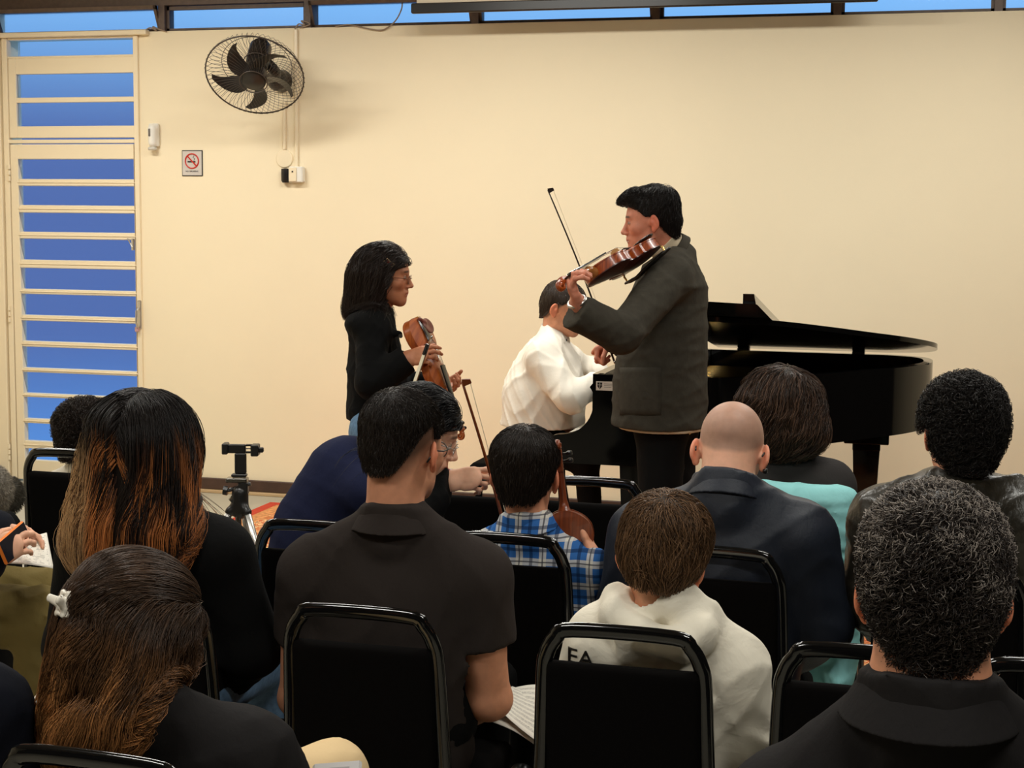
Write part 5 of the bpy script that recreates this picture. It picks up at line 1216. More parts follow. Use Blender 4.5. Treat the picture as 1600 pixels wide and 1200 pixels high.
def polo_man():
    Y = -5.34; q = lambda x, y, dy=0: PY(x, y, Y + dy); H = q(615, 1150, .03); p = Person('man in a charcoal polo shirt and glasses, dark hair faded at the sides', (H[0], H[1], 0))
    p.head(q(629, 708), -12, 4, 0, .94, face=True, neck=q(617, 815, -.03), rn=.060, res=.0028)
    W = q(700, 1135, .24); E = q(764, 1092, .06); p.skin_part(hand_sdf(W, nrm(V(-.5, .8, -.1)), -UPV, V(-1, -.3, 0), curl=(.3, .35, .4, .45), elbow=E, ra=.046, rw=.030), .0035)
    S = Sdf(); S.cone(q(752, 975), E, .046, .046); p.skin_part(S, .005)
    W2 = q(560, 1140, .24); E2 = q(470, 1090, .05); p.skin_part(hand_sdf(W2, nrm(V(.5, .8, -.1)), -UPV, V(1, -.3, 0), curl=(.3, .35, .4, .45), elbow=E2, ra=.046, rw=.030), .0045)
    S = Sdf(); S.cone(q(474, 975), E2, .046, .046); p.skin_part(S, .006)
    fade = ([-.12, -.085, -.05, -.015, .01, .03, .05, .072, .09], [-.060, -.060, -.040, -.012, .0, .005, .05, .075, .09])
    p.body(SK_WARM, lips=srgb(180, 100, 90), brow=(.02, .012, .01), stubble=((.030, .020, .014), fade[0], fade[1], .85, .05))
    SLp, SRp, Np = q(488, 898, -.01), q(744, 903, .01), q(617, 818, -.03); fr = frame(-3)[:, 1]
    S = torso_sdf(Np, SLp, SRp, H, fr, .168, .150, .165, .70, infl=.010, trap=.055, sh=.060, arms=[[(SLp, .062), (q(476, 1000, .02), .060)], [(SRp, .064), (q(757, 1010, .03), .062)]])
    dR = nrm(q(757, 1010, .03) - SRp); cutoff(S, q(765, 1003, .03), dR, .078, .13); dL = nrm(q(476, 1000, .02) - SLp); cutoff(S, q(472, 996, .02), dL, .078, .13)
    p.collar(S, .038, .007, tilt=fr * .35, base=-.012)
    o = p.cloth('polo_shirt', S, F_POLO, .006, amp=.0026, fr=11, seed=21, it=2, label='charcoal polo shirt'); p.band(o, F_POLO, .044, .032, .009, base=-.016, tilt=fr * .04, notch=fr)
    seat_legs(p, H, Y)
    p.cap([('ell', (((0, -.02, .075), (.070, .085, .062)), dict(k=.03)))], [-.13, -.105, -.085, -.05, -.012, .006, .022, .050, .072, .090], [-.050, -.044, -.022, .018, .036, .040, .044, .060, .078, .086], thick=.005, res=.0028, side=.75)
    p.hair((.020, .013, .009), n=7000, length=.024, steps=5, lift=.28, stick=.30, trim=.004,  crown=(.0, -.05, .13), off=(0, .004), jitter=.35, r=.00055, seed=22, label='short dark hair faded at the sides', collide=False, clump=1, wave=.15)
    glasses(p, mat('black_frame', (.01, .01, .01), .3))
polo_man()

def curlyhair(p, n, col, seed, curl=.006, length=.045, r=.0007, colfn=None, off=(0, .012), lift=.5, curl_f=2.2, steps=10, label=None, lock=.013): return p.hair(col, n=n, length=length, steps=steps, lift=.12, stick=.5, trim=.006, lock=lock, off=off, jitter=.7, r=r, curl=curl, curl_f=curl_f, seed=seed, colfn=colfn, collide=False, grav=.08, label=label)

def near_man():
    Y = -6.26; q = lambda x, y, dy=0: PY(x, y, Y + dy); H = q(1450, 1640, .04); p = Person('man with curly greying hair and a black collared shirt in the right foreground', (H[0], H[1], 0))
    p.head(q(1457, 935), 1, 3, 0, 1.04, face=True, neck=q(1452, 1088, -.03), rn=.077, res=.0028)
    p.body(srgb(222, 154, 118), lips=srgb(170, 90, 80), brow=(.03, .02, .01), stubble=((.05, .035, .03), [-.12, -.085, -.05, -.02, .01, .1], [-.088, -.086, -.075, -.035, -.01, .1], .35))
    SLp, SRp, Np = q(1222, 1265), q(1690, 1262), q(1452, 1085, -.03); fr = V(0, 1, 0)
    S = torso_sdf(Np, SLp, SRp, H, fr, .175, .165, .17, .72, infl=.010, trap=.062, sh=.060, arms=[[(SLp, .064), (q(1190, 1500, .03), .052), (q(1270, 1560, .28), .04)], [(SRp, .064), (q(1730, 1500, .03), .052), (q(1620, 1560, .28), .04)]])
    p.collar(S, .052, .008, tilt=fr * .25, base=-.022)
    o = p.cloth('shirt', S, F_SHIRTK, .006, amp=.0024, fr=10, seed=31, it=2, label='black collared shirt'); p.band(o, F_SHIRTK, .058, .040, .009, base=-.030, tilt=fr * .04, notch=fr)
    for sx, x in ((1, 1620), (-1, 1270)): W = q(x, 1560, .28); p.collide
    seat_legs(p, H, Y, .12)
    p.cap([('ell', (((0, -.03, .070), (.080, .090, .070)), dict(k=.03))), ('ell', (((0, -.055, .02), (.076, .055, .072)), dict(k=.03)))], SHORT_Y, [-.086, -.084, -.066, -.028, .024, .024, .055, .078, .090], thick=.007, res=.0028, curly=.0022)
    def cf(t, rv, cid, l, v):
        g = np.clip((l[:, 2] - .085 + .9 * np.abs(np.minimum(l[:, 0] + .02, 0)) + .15 * wob(l, 60, 3)) / .06, 0, 1); grey = (rv < .05 + .70 * g)
        c = np.array((.020, .014, .011)) * (.6 + .9 * rv[:, None]); c[grey] = np.array((.40, .34, .29)) * (.5 + .5 * rv[grey, None]); return c
    curlyhair(p, 9000, (.024, .017, .013), 32, curl=.0060, length=.040, colfn=cf, off=(0, .006), r=.00065, lock=.011, label='curly dark hair turning grey on top')
near_man()

def hoodie_boy():
    Y = -5.38; q = lambda x, y, dy=0: PY(x, y, Y + dy); H = q(1020, 1200, .06); p = Person('boy with light brown hair in an off-white hoodie', (H[0], H[1], 0))
    p.head(q(1033, 878), 3, 10, 11, .92, face=True, child=True, neck=q(1046, 945, -.03), rn=.050, res=.0028)
    p.body(srgb(226, 164, 128), lips=srgb(180, 100, 90), brow=(.08, .05, .03))
    SLp, SRp, Np = q(938, 1003, -.01), q(1140, 1045, .01), q(1044, 950, -.03); fr = V(0, 1, 0)
    S = torso_sdf(Np, SLp, SRp, H, fr, .142, .145, .150, .78, infl=.012, trap=.05, sh=.055, arms=[[(SLp, .062), (q(912, 1130, .02), .056), (q(960, 1180, .2), .045)], [(SRp, .062), (q(1168, 1148, .04), .056), (q(1110, 1185, .24), .045)]])
    pts = [q(990, 935, .07), q(962, 936, .0), q(962, 962, -.075), q(1005, 992, -.115), q(1058, 1006, -.115), q(1096, 990, -.075), q(1104, 964, -.01), q(1080, 950, .06)]; rr = [.022, .028, .032, .032, .030, .028, .024, .018]
    for i in range(7): S.cone(pts[i], pts[i + 1], rr[i], rr[i + 1], k=.012)
    S.cone(q(1000, 1005, -.10), q(1045, 1062, -.095), .040, .018, k=.02, flat=(fr, .5)); S.cone(q(1082, 1000, -.09), q(1050, 1062, -.095), .032, .018, k=.02, flat=(fr, .5)); S.cone(q(1030, 985, -.10), q(1048, 1050, -.12), .004, .004, k=.02, mode='s')
    a, b = p.nk; ax = nrm(a - b); S.cone(b - ax * .03 + fr * .01, b + ax * .09 + fr * .01, .056, .066, k=.008, mode='s')
    o = p.cloth('hoodie', S, F_HOOD, .006, amp=.0045, fr=10, seed=41, it=1, label='off-white hooded sweatshirt')
    G = Sdf(); G.ops = list(S.ops); R = np.stack([_r0, V(0, 0, 1), -_f0], 1)
    for body_, px, py, sz in (('EA', 903, 1008, .044), ('.', 1054, 1027, .045)):
        t_ = text(body_, (0, 0, 0), sz, M_BLK, o, 'printed_letters', R=np.eye(3), rel=False); me = t_.data
        for vv in me.vertices:
            w0 = q(px, py) + _r0 * vv.co.x + V(0, 0, 1) * vv.co.y; dd = np.linspace(-.3, .2, 260)[:, None] * _f0 + w0; F = G.at(dd); i = int(np.argmax(F < (.0042 if vv.co.z > 0 else .0005))) or int(np.argmin(F)); pp = dd[i] - np.array(p.root.location); vv.co = pp
    seat_legs(p, H, Y, .09, srgbm := fabric('dark_blue_trousers', srgb(30, 32, 44)), z=.53, fwd=.34)
    p.cap([('ell', (((0, -.035, .075), (.086, .088, .070)), dict(k=.03))), ('ell', (((0, -.05, .02), (.080, .062, .058)), dict(k=.03)))], SHORT_Y, [-.060, -.056, -.044, -.006, .020, .012, .045, .066, .078], thick=.011, res=.003)
    def cf(t, rv, cid, l, v): return np.array((.15, .080, .038)) * (.4 + 1.5 * rv[:, None] ** 1.5)
    p.hair((.055, .030, .015), n=8000, length=.055, steps=8, lift=.03, stick=.7, trim=.005, crown=(-.01, -.07, .115), off=(0, .009), jitter=.28, r=.00065, seed=42, clump=1, clumps=40, wave=.3, wave_f=.8, colfn=cf, label='thick light brown hair', collide=False)
hoodie_boy()

def plaid_mat():
    m = mat('blue_plaid_cotton', (.1, .2, .5), .8, spec=.1); N = m.node_tree.nodes; L = m.node_tree.links; b = N['Principled BSDF']; t = N.new('ShaderNodeTexCoord'); s = N.new('ShaderNodeSeparateXYZ'); L.new(t.outputs['Object'], s.inputs[0])
    def M(op, a, v=None):
        n = N.new('ShaderNodeMath'); n.operation = op
        for i, x in enumerate((a, v)):
            if x is None: continue
            if hasattr(x, 'node'): L.new(x, n.inputs[i])
            else: n.inputs[i].default_value = x
        return n.outputs[0]
    cur = None; base = srgb(52, 104, 172)
    def lay(fac, col):
        nonlocal cur
        x = N.new('ShaderNodeMix'); x.data_type = 'RGBA'; L.new(fac, x.inputs[0])
        if cur: L.new(cur, x.inputs[6])
        else: x.inputs[6].default_value = (*base, 1)
        x.inputs[7].default_value = (*col, 1); cur = x.outputs[2]
    A = M('FRACT', M('ADD', M('MULTIPLY', s.outputs['X'], 17), 50.3)); B = M('FRACT', M('ADD', M('MULTIPLY', s.outputs['Z'], 17), 50.1))
    band = lambda s_, lo, hi, k: M('MULTIPLY', M('MULTIPLY', M('GREATER_THAN', s_, lo), M('LESS_THAN', s_, hi)), k)
    for s_ in (A, B): lay(band(s_, .26, .56, .62), srgb(232, 226, 208))
    for s_ in (A, B): lay(band(s_, .84, .98, .65), srgb(20, 34, 62))
    for s_ in (A, B): lay(band(s_, .38, .44, .8), srgb(60, 60, 70))
    L.new(cur, b.inputs['Base Color']); return m
def plaid_boy():
    Y = -4.58; q = lambda x, y, dy=0: PY(x, y, Y + dy); H = q(825, 1000, .05); p = Person('boy in a blue and white plaid shirt holding a small violin', (H[0], H[1], 0))
    p.head(q(822, 748), 0, 4, 0, .94, face=True, child=True, neck=q(824, 818, -.02), rn=.050, res=.003)
    W = q(926, 866, .0); p.skin_part(hand_sdf(W, nrm(q(904, 806, .05) - W), -_r0 * .9 + FWD * .35, FWD * .8 + UPV * .2, curl=((.4, .7, .5), (.5, .8, .5), (.6, .8, .5), (.7, .8, .5)), thumb=.2, s=.84, elbow=q(925, 920, .04), ra=.034, rw=.026))
    p.body(SK_WARM, lips=srgb(180, 100, 90), brow=(.02, .012, .01))
    SLp, SRp, Np = q(760, 870, -.01), q(886, 878, .0), q(824, 822, -.02); fr = V(0, 1, 0)
    S = torso_sdf(Np, SLp, SRp, H, fr, .118, .118, .13, .74, infl=.010, trap=.045, sh=.042, arms=[[(SLp, .050), (q(745, 940, .03), .048), (q(790, 960, .2), .036)], [(SRp, .050), (q(910, 935, .03), .048), (q(929, 884, -.02), .036)]])
    p.collar(S, .036, .009, tilt=fr * .3, base=-.012)
    o = p.cloth('plaid_shirt', S, plaid_mat(), .005, amp=.0024, fr=18, seed=51, it=2, label='blue and white plaid shirt')
    p.band(o, MATS['blue_plaid_cotton'], .040, .032, .009, base=-.014, tilt=fr * .04, notch=fr)
    seat_legs(p, H, Y, .08, z=.52, fwd=.34)
    p.cap([('ell', (((0, -.03, .070), (.082, .086, .066)), dict(k=.03)))], SHORT_Y, [-.064, -.060, -.044, -.008, .022, .016, .048, .070, .082], thick=.011, res=.003)
    p.hair((.020, .013, .009), n=6000, length=.045, steps=7, lift=.03, stick=.7, trim=.005, crown=(.008, -.045, .125), off=(0, .006), jitter=.2, r=.0007, seed=52, clump=1, clumps=50, wave=.12, label='short dark brown hair with a whorl', collide=False)
plaid_boy()
OB = P(899, 968, 3.92); XB = P(868, 668, 3.86) - OB
violin(OB, XB, FWD * 1 + RGT * .1, .80, 'small brown violin held upright beside the boy in plaid', W_BROWN, W_BROWN)
A_ = P(813, 931, 4.12); bow(A_, P(722, 596, 4.0), RGT, 'brown violin bow held up by the woman\'s outstretched hand', c=srgb(120, 58, 26), thick=1.35, hair_w=.003)

def navy_woman():
    Y = -4.45; q = lambda x, y, dy=0: PY(x, y, Y + dy); H = q(498, 905, -.05); p = Person('woman with long black hair leaning forward in navy, reaching for a bow', (H[0], H[1], 0))
    p.head(q(655, 681), -72, 22, 0, .97, face=True, neck=q(612, 738, .0), rn=.050, res=.0025)
    W = q(704, 752, .02); p.skin_part(hand_sdf(W, nrm(q(752, 746, .02) - W), FWD * .85 - UPV * .45, UPV * .8 + FWD * .3, curl=((.35, .7, .5), (.6, 1.0, .6), (.8, 1.1, .6), (.9, 1.1, .6)), thumb=.25, s=.82, elbow=q(650, 760, .03), ra=.032, rw=.026, tdir=RGT * .85 + FWD * .2 + UPV * .15))
    p.body(srgb(226, 176, 146), lips=srgb(190, 100, 90), brow=(.03, .02, .015))
    SRp, SLp, Np = q(575, 775, -.13), q(600, 762, .17), q(606, 745, .0); fr = nrm(V(.7, .1, -.6))
    S = torso_sdf(Np, SLp, SRp, H, fr, .125, .125, .150, .85, infl=.010, trap=.045, sh=.055, arms=[])
    S.cone(q(545, 752, -.02), q(500, 830, -.05), .125, .13, k=.06)
    p.cloth('navy_top', S, F_NAVYW, .007, amp=.002, fr=12, seed=61, it=2, label='navy blue top')
    S = Sdf(); S.cone(SRp, q(628, 825, -.12), .062, .055, k=.03); S.cone(q(628, 825, -.12), q(706, 752, .01), .055, .040, k=.03); S.cone(q(600, 760, -.03), q(650, 820, .0), .09, .08, k=.05); S.cone(SLp, q(650, 850, .2), .055, .045, k=.03)
    cutoff(S, q(703, 752, .01), q(752, 746, .02) - q(703, 752, .01), .060, .10)
    p.cloth('black_cardigan', S, F_BLACK, .007, amp=.002, fr=14, seed=62, it=1, label='black sleeve')
    legs(p, V(H[0], H[1], .56), V(H[0] + .36, H[1] + .30, .50), V(H[0] + .42, H[1] + .12, .50), V(H[0] + .34, H[1] + .32, .09), V(H[0] + .44, H[1] + .14, .09), F_BLACK, res=.014, shoes=M_SHOEB, toe=V(.9, .3, 0), label='dark trousers')
    p.cap([('cone', (((0, -.075, .02), (0, -.085, -.06), .055, .045), dict(k=.04)))], [-.16, -.11, -.06, .0, .018, .032, .055, .075, .092], [-.09, -.09, -.08, -.045, -.04, .00, .045, .064, .080], thick=.010, res=.0035, ears=False)
    def comb(l): return np.stack([np.sign(l[:, 0]) * .15, -.75 + 0 * l[:, 0], -.45 + 0 * l[:, 0]], 1)
    p.hair((.006, .005, .005), n=4200, length=.31, steps=20, lift=.0, grav=.22, gramp=.3, stick=.35, guard=([-.4, .02, .05, .085], [.030, .030, .050, .20]), comb=comb, off=(0, .008), jitter=.08, r=.0009, clump=1, wave=.1, wave_f=.8, seed=63, root_fn=lambda l: l[:, 2] > -.03, down=(-.34, -.14, -.92), label='long straight black hair', capcol=.8)
    glasses(p, M_CHROME)
navy_woman()

def shaved_man():
    Y = -4.62; q = lambda x, y, dy=0: PY(x, y, Y + dy); H = q(1128, 1085, .02); p = Person('man with a shaved head bowed, in a dark navy zip jacket', (H[0], H[1], 0))
    p.head(q(1141, 711, .02), 2, 24, 3, 1.0, face=True, neck=q(1133, 775, -.05), rn=.066, res=.0034)
    p.body(srgb(232, 176, 146), lips=srgb(180, 100, 90), brow=(.03, .02, .015), stubble=((.20, .140, .115), [-.12, -.085, -.05, -.015, .01, .03, .06, .1], [-.02, -.02, .0, .02, .03, .03, .07, .09], .55))
    SLp, SRp, Np = q(1008, 842, -.03), q(1248, 842, -.01), q(1133, 780, -.05); fr = V(0, 1, -.15)
    S = torso_sdf(Np, SLp, SRp, H, fr, .185, .175, .18, .74, infl=.014, trap=.062, sh=.070, arms=[[(SLp, .078), (q(975, 975, .0), .066), (q(1040, 1030, .25), .05)], [(SRp, .078), (q(1282, 975, .03), .064), (q(1200, 1040, .28), .05)]])
    p.collar(S, .055, .010, tilt=fr * .15, base=-.015, w=1.12)
    o = p.cloth('jacket', S, F_NAVY, .007, amp=.0045, fr=9, seed=71, it=2, label='dark navy jacket with a stand collar'); p.band(o, F_NAVY, .058, .030, .016, base=-.014, tilt=fr * .02)
    seat_legs(p, H, Y, .11)
    T = p.T; w = lambda a: T[0] + T[2] * (T[1] @ np.array(a, float)); m = MB()
    for sx in (-1, 1): m.tube([w((sx * .070, .095, .012)), w((sx * .081, .04, .010)), w((sx * .084, -.012, .014)), w((sx * .080, -.038, -.006))], .0022, 6)
    m.tube([w((-.070, .095, .012)), w((-.03, .112, .012)), w((0, .116, .012)), w((.03, .112, .012)), w((.070, .095, .012))], .0016, 6); m.build('glasses', mat('black_frame'), p.root, True)
    MB().tube([w((.088, -.012, -.030)), w((.088, -.006, -.038))], .006, 8).build('ear_stud', M_BLK, p.root, True)
shaved_man()

def bob_woman():
    Y = -3.70; q = lambda x, y, dy=0: PY(x, y, Y + dy); H = q(1235, 960, .04); p = Person('woman with a voluminous dark brown bob and a dark grey jacket', (H[0], H[1], 0))
    p.head(q(1222, 652), -6, 5, 0, 1.0, face=True, neck=q(1222, 728, -.02), rn=.052, res=.0045)
    p.body(SK_PALE, lips=srgb(180, 100, 90), brow=(.03, .02, .015))
    SLp, SRp, Np = q(1140, 762), q(1298, 762), q(1222, 735, -.02); fr = V(0, 1, 0)
    S = torso_sdf(Np, SLp, SRp, H, fr, .150, .140, .16, .70, infl=.012, trap=.058, sh=.062, arms=[[(SLp, .060), (q(1132, 870, .02), .052), (q(1170, 900, .2), .04)], [(SRp, .060), (q(1308, 872, .02), .052), (q(1270, 900, .2), .04)]]); p.collar(S, .03, .010, base=-.012)
    p.cloth('jacket', S, F_GREY, .008, amp=.002, fr=12, seed=81, it=2, label='dark grey jacket')
    seat_legs(p, H, Y)
    p.cap([('ell', (((0, -.03, .050), (.115, .108, .088)), dict(k=.03))), ('ell', (((.03, -.045, -.035), (.105, .080, .075)), dict(k=.05))), ('ell', (((-.055, -.03, -.02), (.065, .075, .065)), dict(k=.05)))], [-.16, -.12, -.06, .0, .02, .035, .055, .08, .12], [-.10, -.115, -.115, -.11, -.09, .01, .052, .076, .09], thick=.02, res=.004, ears=False)
    def cf(t, rv, cid, l, v): return np.array((.050, .026, .015)) * (.4 + 1.6 * rv[:, None] ** 2) * (1 + .9 * t[:, None] * (rv[:, None] > .6))
    p.hair((.030, .017, .010), n=5500, length=.17, steps=12, lift=.02, stick=.6, trim=.02, grav=.22, crown=(.015, -.03, .15), off=(0, .010), jitter=.22, r=.0009, clump=1, clumps=36, wave=.25, wave_f=1.1, curl=.013, curl_f=1.3, lock=.016, silky=30, seed=82, colfn=cf, label='voluminous wavy dark brown bob', collide=False,
           lenfn=lambda l, rg: np.clip(.13 + .6 * l[:, 2], .04, .22) * rg.uniform(.85, 1.1, len(l)))
bob_woman()

def leather_person():
    Y = -4.55; q = lambda x, y, dy=0: PY(x, y, Y + dy); H = q(1490, 1080, .04); p = Person('person with short curly black hair in a worn leather jacket', (H[0], H[1], 0))
    p.head(q(1501, 682), 17, 3, 0, .97, face=True, neck=q(1494, 772, -.03), rn=.058, res=.003)
    p.body(SK_WARM, lips=srgb(180, 100, 90), brow=(.02, .012, .01))
    SLp, SRp, Np = q(1380, 815), q(1612, 808), q(1494, 778, -.03); fr = V(0, 1, 0)
    S = torso_sdf(Np, SLp, SRp, H, fr, .165, .155, .17, .74, infl=.014, trap=.06, sh=.065, arms=[[(SLp, .070), (q(1362, 940, .02), .060), (q(1400, 990, .22), .048)], [(SRp, .070), (q(1640, 940, .02), .060), (q(1590, 990, .22), .048)]]); p.collar(S, .042, .013, tilt=fr * .2, base=-.016, w=1.15)
    o = p.cloth('leather_jacket', S, F_LEATHER, .007, amp=.0045, fr=15, seed=91, it=1, label='brown-black leather jacket'); p.band(o, F_LEATHER, .050, .036, .016, base=-.016, tilt=fr * .04, notch=fr)
    seat_legs(p, H, Y)
    p.cap([('ell', (((0, -.03, .075), (.086, .088, .070)), dict(k=.03))), ('ell', (((0, -.055, .015), (.080, .056, .080)), dict(k=.03)))], SHORT_Y, [-.080, -.078, -.060, -.02, .022, .012, .050, .074, .086], thick=.014, res=.003, curly=.003)
    curlyhair(p, 6500, (.012, .009, .007), 92, curl=.008, length=.045, r=.0009, off=(0, .008), curl_f=1.5, lock=.014, label='short curly black hair')
leather_person()

def ombre_woman():
    Y = -5.36; q = lambda x, y, dy=0: PY(x, y, Y + dy); H = q(240, 1150, .04); p = Person('woman with very long hair fading from black to copper and blonde', (H[0], H[1], 0))
    p.head(q(230, 713), -2, 6, 0, .97, face=True, neck=q(230, 808, -.02), rn=.050, res=.0045)
    p.body(SK_PALE, lips=srgb(180, 100, 90), brow=(.03, .02, .015))
    SLp, SRp, Np = q(140, 868), q(342, 868), q(232, 805, -.02); fr = V(0, 1, 0)
    S = torso_sdf(Np, SLp, SRp, H, fr, .140, .140, .16, .70, infl=.012, trap=.055, sh=.056, arms=[[(SLp, .062), (q(118, 1010, .02), .056), (q(170, 1060, .25), .045)], [(SRp, .062), (q(392, 1010, .05), .056), (q(330, 1080, .28), .045)]])
    p.cloth('cardigan', S, F_BLACK, .008, amp=.002, fr=12, seed=101, it=2, label='black cardigan')
    seat_legs(p, H, Y, .09, F_JEANS, label='blue jeans')
    p.cap([('ell', (((0, -.03, .040), (.096, .098, .086)), dict(k=.03))), ('cone', (((0, -.06, .0), (0, -.07, -.16), .082, .095), dict(k=.05, flat=((0, 1, 0), .6)))), ('cone', (((-.075, -.045, -.02), (-.110, -.05, -.16), .034, .028), dict(k=.04))), ('cone', (((.075, -.045, -.02), (.108, -.05, -.16), .034, .028), dict(k=.04)))], [-.2, -.12, -.06, .0, .02, .035, .055, .075, .092], [-.24, -.24, -.24, -.20, -.10, .01, .045, .066, .080], thick=.012, res=.0045, ears=False)
    def comb(l): return np.stack([np.sign(l[:, 0] - .004) * (.5 + 0 * l[:, 0]), -.35 + 0 * l[:, 0], -.6 + 0 * l[:, 0]], 1)
    tn = np.random.default_rng(4).uniform(0, 1, 120)
    def cf(t, rv, cid, l, v):
        z = (v - p.T[0]) @ p.T[1]; h = -z[:, 2]; a = np.clip((h + .05 + .06 * (tn[cid % 120] - .5)) / .10, 0, 1)[:, None]; th = np.arctan2(l[:, 0], -l[:, 1]); k = (.5 + .38 * np.sin(th * 7 + 2.2 * np.sin(th * 5 + 1) + l[:, 2] * 25) + .14 * (tn[cid % 120] - .5))[:, None]
        left = (np.clip((-z[:, 0] - .045) / .03, 0, 1) * .9)[:, None]
        copper = np.array((.60, .21, .06)); blond = np.array((.90, .55, .26)); dark = np.array((.014, .009, .007)); brown = np.array((.10, .036, .016))
        tip = np.where(k > .52, copper, np.where(k > .34, brown, dark * 1.5)); tip = tip * (1 - left) + (blond * .8 * (k > .3) + brown * (k <= .3)) * left
        return (dark * (1 - a) + tip * a) * (.5 + .8 * rv[:, None])
    p.hair((.014, .009, .007), n=10000, length=.5, steps=24, lift=.0, stick=.35, grav=.30, comb=comb, off=(0, .012), jitter=.04, r=.0007, clump=1, clumps=44, wave=.10, wave_f=1.7, curl=.017, curl_f=1.1, lock=.016, lockpull=.7, silky=26, seed=103, colfn=cf, root_fn=lambda l: l[:, 2] > -.02, capcol=.8, label='very long dark hair with copper and blonde lengths',
           lenfn=lambda l, rg: np.clip(.33 + .9 * l[:, 2], .2, .46) * rg.uniform(.8, 1.08, len(l)))
ombre_woman()

def clip_girl():
    Y = -6.18; q = lambda x, y, dy=0: PY(x, y, Y + dy); H = q(210, 1500, .05); p = Person('girl with long wavy brown hair held by a white claw clip, bottom left', (H[0], H[1], 0))
    p.head(q(212, 992), -36, 20, -4, .90, face=True, child=True, neck=q(212, 1105, -.05), rn=.048, res=.0045)
    p.body(srgb(220, 150, 118), lips=srgb(180, 100, 90), brow=(.05, .03, .02))
    SLp, SRp, Np = q(100, 1202, -.02), q(392, 1186, .02), q(212, 1115, -.05); fr = nrm(V(.25, 1, 0))
    S = torso_sdf(Np, SLp, SRp, H, fr, .135, .135, .15, .72, infl=.012, trap=.052, sh=.055, arms=[[(SLp, .060), (q(40, 1400, .02), .052), (q(120, 1450, .25), .04)], [(SRp, .062), (q(470, 1310, .08), .054), (q(470, 1360, .3), .042)]])
    p.cloth('black_top', S, F_SHIRTK, .007, amp=.003, fr=16, seed=111, it=2, label='black long-sleeved top')
    kR = P(517, 1215, 2.78); kL = P(430, 1290, 2.7); aR = kR + V(.02, .1, -.42); aL = kL + V(0, .0, -.40); aL[2] = .09; aR[2] = max(aR[2], .14)
    legs(p, V(H[0] + .03, H[1], .56), kL, kR, aL, aR, F_BEIGE, r=(.085, .068, .06, .05), res=.010, shoes=mat('white_shoe', srgb(210, 205, 195), .5), toe=V(.3, 1, 0), label='cream trousers')
    p.cap([('ell', (((0, -.03, .050), (.086, .092, .078)), dict(k=.03))), ('cone', (((0, -.060, .0), (0, -.055, -.13), .074, .078), dict(k=.05, flat=((0, 1, 0), .65)))), ('cone', (((.07, -.03, -.02), (.085, -.02, -.13), .034, .030), dict(k=.04))), ('cone', (((-.07, -.03, -.02), (-.085, -.02, -.13), .034, .030), dict(k=.04)))], [-.2, -.12, -.06, -.02, .004, .020, .035, .055, .075, .092], [-.24, -.24, -.24, -.20, -.14, .02, .035, .05, .066, .080], thick=.010, res=.0045, ears=False)
    clipl = V(-.005, -.112, .030)
    def comb(l):
        up = np.clip((l[:, 2] - .03) / .04, 0, 1)[:, None]; to = clipl - l; to /= np.linalg.norm(to, axis=1)[:, None] + 1e-6; dn_ = np.stack([np.sign(l[:, 0]) * .2, -.25 + 0 * l[:, 0], -.8 + 0 * l[:, 0]], 1); return to * up + dn_ * (1 - up)
    def cf(t, rv, cid, l, v):
        z = (v - p.T[0]) @ p.T[1]; a = np.clip((-z[:, 2] + .01) / .16, 0, 1)[:, None]; th = np.arctan2(l[:, 0], -l[:, 1]); k = np.clip(.5 + .4 * np.sin(th * 9 + 2 * np.sin(th * 6) + l[:, 2] * 30) + .4 * ((np.sin(cid * 12.9898) * 43758.5 % 1) - .5), 0, 1)[:, None]
        return (np.array((.062, .033, .018)) * (1 - a) + np.array((.55, .235, .075)) * a * (.15 + 1.1 * k ** 1.5)) * (.5 + .9 * rv[:, None])
    kw = dict(clump=1, clumps=40, colfn=cf, jitter=.05, r=.0006)
    p.hair((.036, .020, .012), n=10000, length=.4, steps=22, lift=.0, stick=.4, grav=.26, comb=comb, off=(0, .012), wave=.12, wave_f=2.0, curl=.015, curl_f=1.7, lock=.014, lockpull=.7, silky=28, seed=113, root_fn=lambda l: (l[:, 2] > -.03) & (l[:, 2] < .075), capcol=.8, label='long wavy brown hair', lenfn=lambda l, rg: np.clip(.27 + .7 * l[:, 2], .16, .33) * rg.uniform(.8, 1.08, len(l)), **kw)
    p.hair((.07, .04, .022), n=3000, length=.14, steps=14, lift=.0, stick=.95, stop=clipl, grav=.0, comb=comb, off=(.004, .010), wave=.1, seed=114, root_fn=lambda l: (l[:, 2] > .04), add_cap=False, name='top_hair', collide=False, label='top hair pulled back', lenfn=lambda l, rg: np.linalg.norm(l - clipl, axis=1) * 1.02, **kw)
    # tail falling from the clip, then the clip
    T = p.T; w = lambda a: T[0] + T[2] * (T[1] @ np.array(a, float)); c = w(clipl + V(0, -.012, -.004)); rg = np.random.default_rng(5); n = 700; pts = [c + rg.normal(size=(n, 3)) * .004]; d = np.tile(nrm(V(-.2, -.4, -.8)), (n, 1)) + rg.normal(size=(n, 3)) * .22; ph = rg.uniform(0, 6, n)
    for k in range(14): d = d * .75 + V(0, .05, -.35) + np.outer(np.sin(k * .55 + ph), _r0) * .05; d /= np.linalg.norm(d, axis=1)[:, None]; pts.append(pts[-1] + d * .0155)
    pts = np.stack(pts, 1); v, f = strands(pts, .0007); mesh_np('hair_tail', v, f, M_HAIR, p.root, True, np.repeat(np.array((.13, .062, .026)) * rg.uniform(.4, 1.5, (n, 1)), 45, 0))
    Rm = p.T[1]; q_ = Sdf((c, Rm, 1.0))
